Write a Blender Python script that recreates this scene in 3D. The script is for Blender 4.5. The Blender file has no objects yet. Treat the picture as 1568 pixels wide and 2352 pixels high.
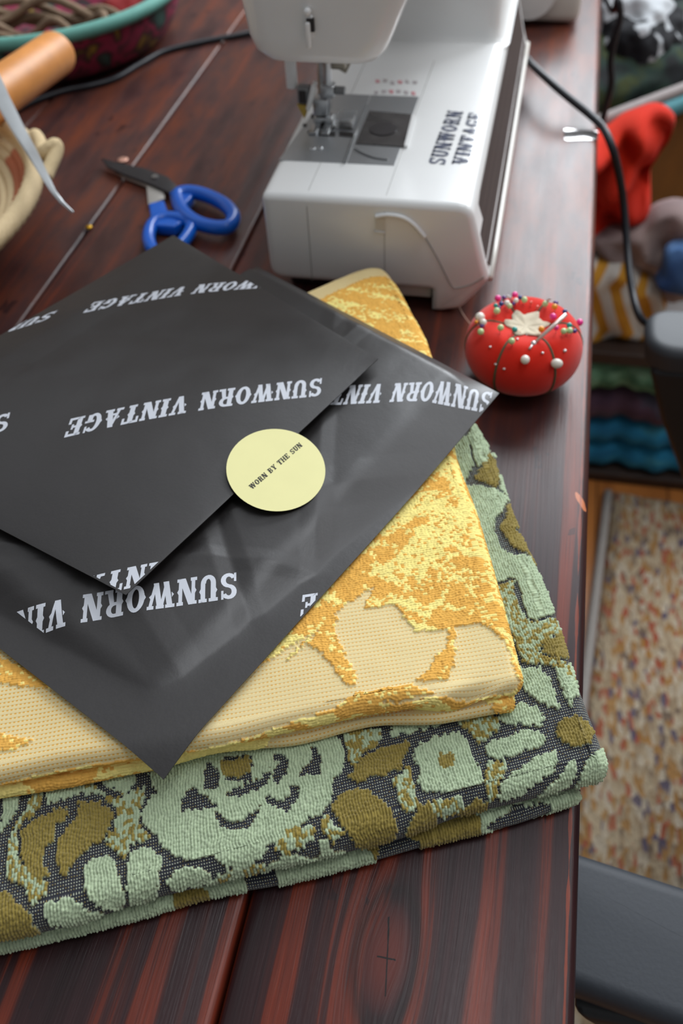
import bpy, bmesh, math, random
import numpy as np
from mathutils import Vector, Matrix
from mathutils.bvhtree import BVHTree
PI = math.pi
S = bpy.context.scene
COL = S.collection
random.seed(7)
RNG = np.random.default_rng(11)

# ------------------------------------------------------------------ camera
# metres; X = 0 is the right-hand edge of the table top, Z = 0 its surface, +Y runs along the planks
F_PX = 2050.0
PITCH = math.radians(48.0836)
YAW = math.radians(14.0304)
ROLL = math.radians(3.5)
CAM = Vector((-0.0588, 0.0, 0.4047))
fwd = Vector((-math.sin(YAW) * math.cos(PITCH), math.cos(YAW) * math.cos(PITCH), -math.sin(PITCH)))
rt0 = Vector((math.cos(YAW), math.sin(YAW), 0))
up0 = rt0.cross(fwd)
rt = rt0 * math.cos(ROLL) - up0 * math.sin(ROLL)
up = rt0 * math.sin(ROLL) + up0 * math.cos(ROLL)
cam_d = bpy.data.cameras.new('camera')
cam = bpy.data.objects.new('camera', cam_d)
COL.objects.link(cam)
cam.matrix_world = Matrix((
    (rt.x, up.x, -fwd.x, CAM.x),
    (rt.y, up.y, -fwd.y, CAM.y),
    (rt.z, up.z, -fwd.z, CAM.z),
    (0, 0, 0, 1)))
cam_d.sensor_fit = 'VERTICAL'
cam_d.sensor_height = 36.0
cam_d.lens = F_PX / 2352.0 * 36.0
cam_d.clip_start = 0.01
cam_d.clip_end = 60
cam_d.dof.use_dof = True
cam_d.dof.focus_distance = 0.42
cam_d.dof.aperture_fstop = 7.3
S.camera = cam

# ------------------------------------------------------------------ light
world = bpy.data.worlds.new('world')
S.world = world
world.use_nodes = True
wt = world.node_tree; bg = wt.nodes['Background']
# pale room all round, brighter towards the window side and the ceiling
tc = wt.nodes.new('ShaderNodeTexCoord'); dp = wt.nodes.new('ShaderNodeVectorMath'); dp.operation = 'DOT_PRODUCT'
dp.inputs[1].default_value = (0.28, 0.90, 0.33); wt.links.new(tc.outputs['Generated'], dp.inputs[0])
mr = wt.nodes.new('ShaderNodeMapRange'); mr.inputs['From Min'].default_value = -0.2; mr.inputs['From Max'].default_value = 1.0
mr.inputs['To Min'].default_value = 0.30; mr.inputs['To Max'].default_value = 1.25; wt.links.new(dp.outputs['Value'], mr.inputs['Value'])
bg.inputs[0].default_value = (0.93, 0.96, 1.0, 1)
wt.links.new(mr.outputs[0], bg.inputs[1])

def area_light(name, loc, target, sx, sy, power, color):
    d = bpy.data.lights.new(name, 'AREA')
    d.shape = 'RECTANGLE'; d.size = sx; d.size_y = sy
    d.energy = power; d.color = color
    o = bpy.data.objects.new(name, d); COL.objects.link(o)
    o.location = loc
    o.rotation_euler = (Vector(target) - Vector(loc)).to_track_quat('-Z', 'Y').to_euler()
    return o
# daylight through the tall window in the far wall, and through one on the right
area_light('window_daylight', (0.42, 2.40, 1.22), (0.15, 0.5, 0.1), 1.5, 1.35, 75, (0.90, 0.95, 1.0))
area_light('side_window_daylight', (2.6, 1.5, 2.3), (-0.1, 0.4, 0.0), 1.6, 1.2, 24, (0.97, 0.98, 1.0))
area_light('overhead_sheen_lamp', (0.45, 0.50, 2.3), (0.0, 0.25, 0.0), 0.8, 0.6, 13, (0.93, 0.96, 1.0))  # unseen overhead lamp, added for the sheen on the lower package

S.view_settings.view_transform = 'Standard'
S.view_settings.look = 'None'
S.view_settings.gamma = 1
S.view_settings.use_curve_mapping = False
S.view_settings.exposure = -0.17

# ------------------------------------------------------------------ helpers
def px_dir(px, py):
    x = (px - 784.0) / F_PX; y = (py - 1176.0) / F_PX
    return fwd + rt * x - up * y
def P(px, py, z=0.0):
    d = px_dir(px, py); t = (z - CAM.z) / d.z
    return CAM + d * t
def PY(px, py, Y):
    d = px_dir(px, py); t = (Y - CAM.y) / d.y
    return CAM + d * t

def srgb(r, g, b):
    f = lambda c: ((c / 255.0 + 0.055) / 1.055) ** 2.4 if c / 255.0 > 0.04045 else c / 255.0 / 12.92
    return (f(r), f(g), f(b), 1.0)

class NT:
    """small node-tree writer"""
    def __init__(self, name):
        self.m = bpy.data.materials.new(name); self.m.use_nodes = True
        self.t = self.m.node_tree; self.b = self.t.nodes['Principled BSDF']
    def n(self, kind, **kw):
        nd = self.t.nodes.new(kind)
        for k, v in kw.items():
            if k == 'inp':
                for kk, vv in v.items():
                    if hasattr(vv, 'is_output') or isinstance(vv, bpy.types.NodeSocket): self.t.links.new(vv, nd.inputs[kk])
                    else: nd.inputs[kk].default_value = vv
            else: setattr(nd, k, v)
        return nd
    def L(self, a, b): self.t.links.new(a, b)
    def math(self, op, a, b=None, c=None, clamp=False):
        nd = self.t.nodes.new('ShaderNodeMath'); nd.operation = op; nd.use_clamp = clamp
        for i, v in enumerate((a, b, c)):
            if v is None: continue
            if isinstance(v, bpy.types.NodeSocket): self.L(v, nd.inputs[i])
            else: nd.inputs[i].default_value = v
        return nd.outputs[0]
    def noise(self, vec, scale, detail=3, rough=0.5, dist=0.0):
        nd = self.n('ShaderNodeTexNoise', inp={'Scale': scale, 'Detail': detail, 'Roughness': rough, 'Distortion': dist})
        if vec is not None: self.L(vec, nd.inputs['Vector'])
        return nd.outputs['Fac']
    def mapping(self, vec, scale=(1, 1, 1), loc=(0, 0, 0), rot=(0, 0, 0)):
        nd = self.n('ShaderNodeMapping'); self.L(vec, nd.inputs['Vector'])
        nd.inputs['Scale'].default_value = scale; nd.inputs['Location'].default_value = loc; nd.inputs['Rotation'].default_value = rot
        return nd.outputs[0]
    def ramp(self, fac, stops, interp='LINEAR'):
        nd = self.t.nodes.new('ShaderNodeValToRGB'); self.L(fac, nd.inputs[0])
        cr = nd.color_ramp; cr.interpolation = interp
        while len(cr.elements) < len(stops): cr.elements.new(0.5)
        for e, (p, c) in zip(cr.elements, stops):
            e.position = p; e.color = c if len(c) == 4 else (*c, 1)
        return nd.outputs[0]
    def mix(self, fac, a, b, blend='MIX'):
        nd = self.t.nodes.new('ShaderNodeMix'); nd.data_type = 'RGBA'; nd.blend_type = blend
        for i, v in ((0, fac), (6, a), (7, b)):
            if isinstance(v, bpy.types.NodeSocket): self.L(v, nd.inputs[i])
            else: nd.inputs[i].default_value = v
        return nd.outputs[2]
    def color(self, c): 
        if isinstance(c, bpy.types.NodeSocket): self.L(c, self.b.inputs['Base Color'])
        else: self.b.inputs['Base Color'].default_value = c
        return self
    def set(self, **kw):
        for k, v in kw.items():
            k = k.replace('_', ' ')
            if isinstance(v, bpy.types.NodeSocket): self.L(v, self.b.inputs[k])
            else: self.b.inputs[k].default_value = v
        return self
    def bump(self, h, strength=0.5, dist=0.001):
        nd = self.n('ShaderNodeBump', inp={'Strength': strength, 'Distance': dist}); self.L(h, nd.inputs['Height'])
        self.L(nd.outputs[0], self.b.inputs['Normal']); return self
    def obj(self): return self.n('ShaderNodeTexCoord').outputs['Object']
    def uv(self): return self.n('ShaderNodeTexCoord').outputs['UV']

def simple(name, col, rough=0.5, metal=0.0, var=0.08, scale=60, bump=0.0, **kw):
    t = NT(name); f = t.noise(t.obj(), scale, 4)
    dark = tuple(c * (1 - var) for c in col[:3]) + (1,); lite = tuple(min(1, c * (1 + var)) for c in col[:3]) + (1,)
    t.color(t.ramp(f, [(0.3, dark), (0.7, lite)])).set(Roughness=rough, Metallic=metal, **kw)
    if bump: t.bump(f, bump, 0.0006)
    return t.m

def link(name, me, mat=None, parent=None, smooth=True):
    o = bpy.data.objects.new(name, me); COL.objects.link(o)
    if mat is not None: me.materials.append(mat)
    if parent is not None: o.parent = parent
    if smooth: me.polygons.foreach_set('use_smooth', [True] * len(me.polygons))
    return o
def frombm(name, bm, mat=None, parent=None, smooth=True, auto=None):
    me = bpy.data.meshes.new(name); bm.normal_update(); bm.to_mesh(me); bm.free()
    o = link(name, me, mat, parent, smooth)
    if auto is not None: me.set_sharp_from_angle(angle=math.radians(auto))
    return o
def grid_mesh(name, V, nr, nc, mat=None, parent=None, uv=None, attrs=None, close=False):
    """V: (nr*nc,3) array -> quad grid mesh"""
    me = bpy.data.meshes.new(name)
    r = np.arange(nr - 1)[:, None]; c = np.arange(nc - 1)[None, :]
    a = (r * nc + c); q = np.stack([a, a + 1, a + nc + 1, a + nc], -1).reshape(-1, 4)
    if close:
        r2 = np.arange(nr - 1); a2 = r2 * nc + nc - 1
        q = np.concatenate([q, np.stack([a2, r2 * nc, (r2 + 1) * nc, a2 + nc], -1)])
    me.vertices.add(len(V)); me.vertices.foreach_set('co', np.asarray(V, dtype=np.float32).ravel())
    me.loops.add(q.size); me.loops.foreach_set('vertex_index', q.ravel().astype(np.int32))
    me.polygons.add(len(q)); me.polygons.foreach_set('loop_start', (np.arange(len(q)) * 4).astype(np.int32))
    me.update(calc_edges=True)
    if uv is not None:
        l = me.uv_layers.new(name='UVMap'); l.data.foreach_set('uv', uv[q.ravel()].astype(np.float32).ravel())
    if attrs:
        for k, arr in attrs.items():
            if arr.ndim == 1:
                at = me.attributes.new(k, 'FLOAT', 'POINT'); at.data.foreach_set('value', arr.astype(np.float32))
            else:
                at = me.attributes.new(k, 'FLOAT_COLOR', 'POINT')
                at.data.foreach_set('color', np.concatenate([arr, np.ones((len(arr), 1))], 1).astype(np.float32).ravel())
    me.validate()
    return link(name, me, mat, parent)
def tag(o, label, cat=None, group=None, kind=None):
    if label: o['label'] = label
    if cat: o['category'] = cat
    if group: o['group'] = group
    if kind: o['kind'] = kind
    return o
def empty(name, loc, label, cat, group=None, rz=0.0):
    o = bpy.data.objects.new(name, None); COL.objects.link(o); o.location = loc; o.rotation_euler.z = rz
    o.empty_display_size = 0.02
    return tag(o, label, cat, group)
def adopt(root):
    """parts are modelled in world coordinates: give them the inverse of the root's transform"""
    bpy.context.view_layer.update()
    for ch in root.children:
        ch.matrix_parent_inverse = root.matrix_world.inverted()
def box(bm, x0, x1, y0, y1, z0, z1, bev=0.0, seg=3, M=None):
    vs = [bm.verts.new((x, y, z)) for x in (x0, x1) for y in (y0, y1) for z in (z0, z1)]
    idx = [(0, 1, 3, 2), (4, 6, 7, 5), (0, 4, 5, 1), (2, 3, 7, 6), (0, 2, 6, 4), (1, 5, 7, 3)]
    fs = [bm.faces.new([vs[i] for i in f]) for f in idx]
    out = vs
    if bev > 0:
        es = list({e for f in fs for e in f.edges})
        r = bmesh.ops.bevel(bm, geom=es, offset=bev, segments=seg, profile=0.5, affect='EDGES', clamp_overlap=True)
        out = list({v for f in r['faces'] for v in f.verts} | {v for v in vs if v.is_valid})
    if M is not None: bmesh.ops.transform(bm, matrix=M, verts=out)
    return out
def obox(name, x0, x1, y0, y1, z0, z1, mat, parent=None, bev=0.0, seg=3, M=None):
    bm = bmesh.new(); box(bm, x0, x1, y0, y1, z0, z1, bev, seg, M)
    return frombm(name, bm, mat, parent, smooth=bev > 0, auto=40 if bev > 0 else None)
def tube_pts(pts, rad, seg=12, closed=False, flat=1.0, caps=True):
    """sweep a circle along pts -> verts, faces; rad may be a list"""
    pts = [Vector(p) for p in pts]; n = len(pts)
    rads = rad if isinstance(rad, (list, tuple)) else [rad] * n
    V = []; Fc = []
    tang = []
    for i in range(n):
        if closed: t = pts[(i + 1) % n] - pts[i - 1]
        else: t = pts[min(i + 1, n - 1)] - pts[max(i - 1, 0)]
        tang.append(t.normalized())
    ref = Vector((0, 0, 1)) if abs(tang[0].z) < 0.9 else Vector((1, 0, 0))
    nrm = (ref - tang[0] * ref.dot(tang[0])).normalized()
    for i in range(n):
        nrm = (nrm - tang[i] * nrm.dot(tang[i])).normalized()
        bi = tang[i].cross(nrm)
        for k in range(seg):
            a = 2 * PI * k / seg
            V.append(pts[i] + (nrm * math.cos(a) * flat + bi * math.sin(a)) * rads[i])
    m = n if closed else n - 1
    for i in range(m):
        for k in range(seg):
            a = i * seg + k; b = i * seg + (k + 1) % seg; j = ((i + 1) % n) * seg
            Fc.append((a, b, j + (k + 1) % seg, j + k))
    if caps and not closed:
        Fc.append(tuple(range(seg - 1, -1, -1))); Fc.append(tuple((n - 1) * seg + k for k in range(seg)))
    return V, Fc
def tube(name, pts, rad, mat, parent=None, seg=12, closed=False, flat=1.0):
    V, Fc = tube_pts(pts, rad, seg, closed, flat)
    me = bpy.data.meshes.new(name); me.from_pydata([tuple(v) for v in V], [], Fc); me.update()
    return link(name, me, mat, parent)
def catmull(pts, per=10, closed=False):
    pts = [Vector(p) for p in pts]; n = len(pts); out = []
    rng_ = range(n if closed else n - 1)
    for i in rng_:
        if closed: p0, p1, p2, p3 = pts[i - 1], pts[i], pts[(i + 1) % n], pts[(i + 2) % n]
        else: p0, p1, p2, p3 = pts[max(i - 1, 0)], pts[i], pts[i + 1], pts[min(i + 2, n - 1)]
        for k in range(per):
            t = k / per
            out.append(0.5 * ((2 * p1) + (p2 - p0) * t + (2 * p0 - 5 * p1 + 4 * p2 - p3) * t * t + (3 * p1 - p0 - 3 * p2 + p3) * t ** 3))
    if not closed: out.append(pts[-1])
    return out
def uvball(name, c, r, mat, parent=None, seg=20, scale=(1, 1, 1)):
    bm = bmesh.new(); bmesh.ops.create_uvsphere(bm, u_segments=seg, v_segments=max(8, seg // 2), radius=r)
    bmesh.ops.scale(bm, vec=scale, verts=bm.verts); bmesh.ops.translate(bm, vec=c, verts=bm.verts)
    return frombm(name, bm, mat, parent)
def cyl(bm, p0, p1, r0, r1=None, seg=24):
    V, Fc = tube_pts([p0, p1], [r0, r1 if r1 is not None else r0], seg)
    vs = [bm.verts.new(v) for v in V]
    for f in Fc: bm.faces.new([vs[i] for i in f])
def ocyl(name, p0, p1, r0, mat, parent=None, r1=None, seg=24):
    bm = bmesh.new(); cyl(bm, Vector(p0), Vector(p1), r0, r1, seg)
    return frombm(name, bm, mat, parent, auto=40)
def prism(name, poly, z0, z1, mat, parent=None, bev=0.0, axis='Z', seg=3, auto=40):
    """extrude a 2-D polygon; axis Z: (x,y); axis Y: (x,z) from y=z0..z1; axis X: (y,z)"""
    bm = bmesh.new()
    def mk(p, h):
        if axis == 'Z': return (p[0], p[1], h)
        if axis == 'Y': return (p[0], h, p[1])
        return (h, p[0], p[1])
    a = [bm.verts.new(mk(p, z0)) for p in poly]; b = [bm.verts.new(mk(p, z1)) for p in poly]
    bm.faces.new(a); bm.faces.new(b[::-1])
    n = len(poly)
    for i in range(n): bm.faces.new((a[i], b[i], b[(i + 1) % n], a[(i + 1) % n]))
    bmesh.ops.recalc_face_normals(bm, faces=bm.faces)
    if bev > 0:
        es = [e for e in bm.edges if e.calc_face_angle(0) > math.radians(25)]
        bmesh.ops.bevel(bm, geom=es, offset=bev, segments=seg, profile=0.5, affect='EDGES', clamp_overlap=True)
    return frombm(name, bm, mat, parent, smooth=True, auto=auto)

# value noise on arrays (used for the cloth and paper shapes)
def _hash(ix, iy, seed):
    h = (ix.astype(np.int64) * 374761393 + iy.astype(np.int64) * 668265263 + seed * 974711) & 0x7fffffff
    h = ((h ^ (h >> 13)) * 1274126177) & 0x7fffffff
    return ((h ^ (h >> 16)) & 0xffff) / 65535.0
def vnoise(x, y, seed=0):
    ix = np.floor(x); iy = np.floor(y); fx = x - ix; fy = y - iy
    fx = fx * fx * (3 - 2 * fx); fy = fy * fy * (3 - 2 * fy)
    a = _hash(ix, iy, seed); b = _hash(ix + 1, iy, seed); c = _hash(ix, iy + 1, seed); d = _hash(ix + 1, iy + 1, seed)
    return (a * (1 - fx) + b * fx) * (1 - fy) + (c * (1 - fx) + d * fx) * fy
def fbm(x, y, seed=0, oct=3):
    s = 0; amp = 0.5
    for k in range(oct): s = s + amp * vnoise(x * 2 ** k, y * 2 ** k, seed + k * 17); amp *= 0.5
    return s / (1 - 0.5 ** oct)
def inpoly(x, y, poly):
    r = np.zeros(x.shape, bool); n = len(poly); j = n - 1
    for i in range(n):
        xi, yi = poly[i]; xj, yj = poly[j]
        if yi != yj: r ^= ((yi > y) != (yj > y)) & (x < (xj - xi) * (y - yi) / (yj - yi) + xi)
        j = i
    return r
# ------------------------------------------------------------------ materials
def mat_wood():
    t = NT('stained_planks'); co = t.obj()
    sep = t.n('ShaderNodeSeparateXYZ'); t.L(co, sep.inputs[0]); x, y = sep.outputs[0], sep.outputs[1]
    idx = t.math('FLOOR', t.math('DIVIDE', x, 0.143))
    # one knot in the near plank: the grain flows round it
    kn = P(888, 2195); ux = t.math('SUBTRACT', x, kn.x); uy = t.math('SUBTRACT', y, kn.y)
    g = t.math('POWER', 2.718, t.math('MULTIPLY', t.math('ADD', t.math('POWER', t.math('DIVIDE', ux, 0.0155), 2.0), t.math('POWER', t.math('DIVIDE', uy, 0.034), 2.0)), -1.0))
    warp = t.math('MULTIPLY', t.math('MULTIPLY', ux, g), -0.93)
    x2 = t.math('ADD', x, warp)
    lo = t.n('ShaderNodeCombineXYZ'); t.L(t.math('MULTIPLY', x2, 9.0), lo.inputs[0]); t.L(t.math('MULTIPLY', y, 1.6), lo.inputs[1]); t.L(t.math('MULTIPLY', idx, 7.31), lo.inputs[2])
    wav = t.math('MULTIPLY', t.math('SUBTRACT', t.noise(lo.outputs[0], 1.0, 3), 0.5), 0.030)
    x3 = t.math('ADD', x2, wav)
    c1 = t.n('ShaderNodeCombineXYZ'); t.L(t.math('MULTIPLY', x3, 88.0), c1.inputs[0]); t.L(t.math('MULTIPLY', y, 1.1), c1.inputs[1]); t.L(t.math('MULTIPLY', idx, 3.7), c1.inputs[2])
    band = t.noise(c1.outputs[0], 1.0, 2, 0.55)
    c2 = t.n('ShaderNodeCombineXYZ'); t.L(t.math('MULTIPLY', x3, 900.0), c2.inputs[0]); t.L(t.math('MULTIPLY', y, 14.0), c2.inputs[1]); t.L(idx, c2.inputs[2])
    fine = t.noise(c2.outputs[0], 1.0, 4, 0.65)
    patch = t.noise(t.mapping(co, (7, 2.5, 1)), 1.0, 4)
    med = t.noise(t.mapping(co, (330, 3.5, 1)), 1.0, 3, 0.6)
    b2 = t.math('ADD', t.math('MULTIPLY', t.math('SUBTRACT', med, 0.5), 0.16), t.math('ADD', t.math('ADD', band, t.math('MULTIPLY', t.math('SUBTRACT', fine, 0.5), 0.22)), t.math('MULTIPLY', t.math('SUBTRACT', patch, 0.5), 0.30)))
    c = t.ramp(b2, [(0.30, srgb(34, 18, 20)), (0.50, srgb(48, 26, 28)), (0.565, srgb(64, 27, 23)), (0.595, srgb(104, 40, 24)), (0.80, srgb(120, 48, 28))])
    c = t.mix(t.math('MULTIPLY', t.math('SUBTRACT', fine, 0.36, clamp=True), 1.9, clamp=True), c, srgb(28, 16, 18))
    # towards the far half, stripes give way to mottled brown
    mo = t.noise(t.mapping(co, (34, 9, 1)), 1.0, 5, 0.65)
    mc = t.ramp(mo, [(0.30, srgb(58, 38, 38)), (0.46, srgb(84, 56, 52)), (0.56, srgb(104, 60, 48)), (0.72, srgb(124, 66, 44))])
    wf = t.math('MULTIPLY', t.math('SUBTRACT', t.math('ADD', y, t.math('MULTIPLY', patch, 0.25)), 0.45), 3.0, clamp=True)
    c = t.mix(t.math('MULTIPLY', wf, 0.72), c, mc)
    # knot: dark ring, cracked heart
    ring = t.math('SUBTRACT', 1.0, t.math('MULTIPLY', t.math('ABSOLUTE', t.math('SUBTRACT', t.math('ADD', g, t.math('MULTIPLY', t.math('SUBTRACT', med, 0.5), 0.25)), 0.50)), 5.0), clamp=True)
    c = t.mix(t.math('MULTIPLY', ring, 0.75), c, srgb(24, 14, 14))
    heart = t.math('GREATER_THAN', g, 0.80)
    c = t.mix(t.math('MULTIPLY', t.math('MULTIPLY', t.math('SUBTRACT', g, 0.62, clamp=True), 3.0, clamp=True), 0.6), c, srgb(98, 42, 32))
    crack = t.math('LESS_THAN', t.math('ABSOLUTE', t.math('ADD', t.math('ADD', ux, t.math('MULTIPLY', uy, 0.12)), t.math('MULTIPLY', t.math('SUBTRACT', med, 0.5), 0.002))), 0.00032)
    crack2 = t.math('MULTIPLY', t.math('LESS_THAN', t.math('ABSOLUTE', t.math('ADD', t.math('ADD', uy, 0.001), t.math('MULTIPLY', t.math('SUBTRACT', fine, 0.5), 0.002))), 0.00035), t.math('LESS_THAN', t.math('ABSOLUTE', ux), 0.004))
    c = t.mix(t.math('MULTIPLY', t.math('MAXIMUM', crack, crack2), heart), c, srgb(12, 7, 7))
    # scuffed dark wear marks
    sc = t.noise(t.mapping(co, (160, 28, 1)), 1.0, 3)
    wm = t.noise(t.mapping(co, (22, 30, 1), (3.1, 1.7, 0)), 1.0, 2)
    scm = t.math('MULTIPLY', t.math('GREATER_THAN', wm, 0.66), t.math('GREATER_THAN', sc, 0.55))
    c = t.mix(t.math('MULTIPLY', scm, 0.6), c, srgb(30, 20, 24))
    # chipped pale spot at the edge
    ch = P(1333, 1150); dx = t.math('SUBTRACT', x, ch.x); dy = t.math('SUBTRACT', y, ch.y)
    cd = t.math('ADD', t.math('POWER', t.math('DIVIDE', t.math('ADD', dx, t.math('MULTIPLY', dy, 0.45)), 0.0026), 2.0), t.math('POWER', t.math('DIVIDE', dy, 0.009), 2.0))
    c = t.mix(t.math('LESS_THAN', t.math('ADD', cd, t.math('MULTIPLY', med, 1.3)), 1.25), c, srgb(186, 112, 76))
    # stain worn through along the outer edge
    wl = t.math('LESS_THAN', t.math('ABSOLUTE', t.math('ADD', x, t.math('ADD', 0.0052, t.math('MULTIPLY', t.math('SUBTRACT', patch, 0.5), 0.003)))), t.math('MULTIPLY', t.math('SUBTRACT', t.noise(t.mapping(co, (1, 26, 1)), 1.0, 4), 0.36), 0.004))
    c = t.mix(t.math('MULTIPLY', wl, 0.6), c, srgb(136, 56, 30))
    t.color(c)
    rn = t.noise(t.mapping(co, (60, 9, 1)), 1.0, 4)
    t.set(Roughness=t.math('ADD', t.math('MULTIPLY', rn, 0.20), 0.22), Specular_IOR_Level=0.27)
    t.bump(t.math('ADD', t.math('MULTIPLY', fine, 0.5), t.math('MULTIPLY', band, 0.6)), 0.35, 0.0009)
    return t.m
WOOD = mat_wood()
BLACK_PLASTIC = simple('black_plastic', srgb(26, 27, 29), 0.45, var=0.15, scale=300, bump=0.15)

# ------------------------------------------------------------------ room
def mat_floor():
    t = NT('orange_floorboards'); co = t.obj()
    c = t.ramp(t.noise(t.mapping(co, (30, 2, 1)), 1.0, 4), [(0.3, srgb(150, 88, 38)), (0.7, srgb(196, 124, 60))])
    sep = t.n('ShaderNodeSeparateXYZ'); t.L(co, sep.inputs[0])
    gap = t.math('LESS_THAN', t.math('FRACT', t.math('DIVIDE', sep.outputs[0], 0.12)), 0.02)
    t.color(t.mix(gap, c, srgb(60, 30, 14))).set(Roughness=0.4); return t.m
def mat_wall():
    t = NT('wall_paint'); f = t.noise(t.obj(), 30, 4)
    t.color(t.ramp(f, [(0.3, srgb(206, 200, 190)), (0.7, srgb(216, 211, 202))])).set(Roughness=0.85); t.bump(f, 0.1, 0.002); return t.m
FZ = -0.75
tag(obox('floor', -3.4, 3.4, -2.6, 2.46, FZ - 0.05, FZ, mat_floor()), None, kind='structure')
WP = mat_wall()
bm = bmesh.new()
wx0, wx1, wz0 = -0.38, 1.22, 0.50
box(bm, -3.4, wx0, 2.46, 2.57, FZ, 1.95); box(bm, wx1, 3.4, 2.46, 2.57, FZ, 1.95)
box(bm, wx0, wx1, 2.46, 2.57, FZ, wz0); box(bm, wx0, wx1, 2.46, 2.57, 1.94, 1.95)
tag(frombm('wall_back', bm, WP, smooth=False), None, kind='structure')
tag(obox('wall_right', 3.4, 3.52, -2.6, 2.46, FZ, 1.95, WP), None, kind='structure')
FRAME = simple('white_window_paint', srgb(225, 225, 222), 0.5)
bm = bmesh.new()
for (a, b, c, d) in ((wx0, wx0 + 0.05, wz0, 1.94), (wx1 - 0.05, wx1, wz0, 1.94), (wx0 + 0.05, wx1 - 0.05, wz0, wz0 + 0.05), (wx0 + 0.05, wx1 - 0.05, 1.89, 1.94), ((wx0 + wx1) / 2 - 0.02, (wx0 + wx1) / 2 + 0.02, wz0 + 0.05, 1.89)):
    box(bm, a, b, 2.47, 2.52, c, d)
tag(frombm('window_1', bm, FRAME, smooth=False), None, kind='structure')

# ------------------------------------------------------------------ rug
def mat_rug():
    t = NT('woven_multicolour_rug'); co = t.obj()
    n1 = t.n('ShaderNodeTexVoronoi', inp={'Scale': 1.0}); t.L(t.mapping(co, (165, 62, 1)), n1.inputs['Vector'])
    sepc = t.n('ShaderNodeSeparateColor'); t.L(n1.outputs['Color'], sepc.inputs[0])
    c = t.ramp(sepc.outputs[0], [(0.0, srgb(196, 176, 146)), (0.26, srgb(170, 146, 116)), (0.44, srgb(172, 120, 52)), (0.60, srgb(170, 66, 34)), (0.70, srgb(206, 192, 170)), (0.84, srgb(70, 66, 104)), (0.92, srgb(112, 92, 80))], 'CONSTANT')
    big = t.noise(t.mapping(co, (9, 6, 1)), 1.0, 3)
    c = t.mix(t.math('MULTIPLY', t.math('SUBTRACT', big, 0.35), 0.7, clamp=True), c, srgb(205, 186, 150))
    br = t.noise(t.mapping(co, (400, 200, 1)), 1.0, 2)
    t.color(t.mix(t.math('MULTIPLY', br, 0.5), c, srgb(96, 78, 62))).set(Roughness=0.95); t.bump(t.math('ADD', n1.outputs['Distance'], br), 0.6, 0.006); return t.m
r0, r1 = P(1408, 1140, FZ), P(1366, 1500, FZ)
rd = (r1 - r0).normalized(); rn_ = Vector((-rd.y, rd.x, 0)); 
if rn_.x < 0: rn_ = -rn_
far = P(1470, 1108, FZ)
a0 = r0; a1 = r0 + rd * 1.5
bm = bmesh.new(); nx, ny = 60, 100
vs = []
for i in range(nx):
    row = []
    for j in range(ny):
        p = a0 + rn_ * (i / (nx - 1) * 1.4) + rd * (j / (ny - 1) * 1.6)
        row.append(bm.verts.new((p.x, p.y, FZ + 0.010 + 0.0015 * math.sin(i * 2.1 + j * 1.3))))
    vs.append(row)
for i in range(nx - 1):
    for j in range(ny - 1): bm.faces.new((vs[i][j], vs[i + 1][j], vs[i + 1][j + 1], vs[i][j + 1]))
bmesh.ops.recalc_face_normals(bm, faces=bm.faces)
r = bmesh.ops.extrude_face_region(bm, geom=bm.faces[:]); 
for v in [g for g in r['geom'] if isinstance(g, bmesh.types.BMVert)]: v.co.z = FZ + 0.0005
bmesh.ops.recalc_face_normals(bm, faces=bm.faces)
rug = tag(frombm('woven_rug', bm, mat_rug()), 'woven rug flecked beige, rust and blue on the floor right of the table', 'rug')
bind = simple('grey_rug_binding', srgb(158, 152, 146), 0.9, var=0.25, scale=400)
e0 = a0 - rn_ * 0.010; e1 = e0 + rd * 1.6
tube('border', [e0 + Vector((0, 0, 0.008)) + rd * (1.6 * k / 30) for k in range(31)], 0.0075, bind, rug, seg=8)
adopt(rug)
# ------------------------------------------------------------------ table
table = empty('wooden_table', (-0.43, 0.6, FZ), 'dark red-brown stained plank table holding the towels and sewing machine', 'table')
def plank_bm(bm, x0, x1, y0, y1, z0, z1, r=0.0032):
    prof = []
    for (cx_, cz_, a0_) in ((x1 - r, z1 - r, 0), (x0 + r, z1 - r, 90), (x0 + r, z0 + r, 180), (x1 - r, z0 + r, 270)):
        for k in range(6):
            a = math.radians(a0_ + 90 * k / 5); prof.append((cx_ + r * math.cos(a), cz_ + r * math.sin(a)))
    A_ = [bm.verts.new((p[0], y0, p[1])) for p in prof]; B_ = [bm.verts.new((p[0], y1, p[1])) for p in prof]
    bm.faces.new(A_); bm.faces.new(B_[::-1])
    for i in range(len(prof)): bm.faces.new((A_[i], B_[i], B_[(i + 1) % len(prof)], A_[(i + 1) % len(prof)]))
bm = bmesh.new()
for k in range(6):
    x1 = -k * 0.1435
    plank_bm(bm, x1 - 0.1422, x1, -0.30, 2.34, -0.038, 0.0, 0.0062 if k == 0 else 0.0032)
bmesh.ops.recalc_face_normals(bm, faces=bm.faces)
top = frombm('tabletop', bm, WOOD, table, auto=50)
obox('apron', -0.80, -0.06, -0.26, -0.24, -0.13, -0.0385, WOOD, table, 0.002)
obox('apron', -0.80, -0.06, 2.28, 2.30, -0.13, -0.0385, WOOD, table, 0.002)
obox('apron', -0.07, -0.05, -0.235, 2.275, -0.13, -0.0385, WOOD, table, 0.002)
for lx in (-0.79, -0.12):
    for ly in (-0.23, 2.20): obox('leg', lx, lx + 0.045, ly, ly + 0.065, FZ, -0.0385, WOOD, table, 0.003)
adopt(table)
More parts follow.
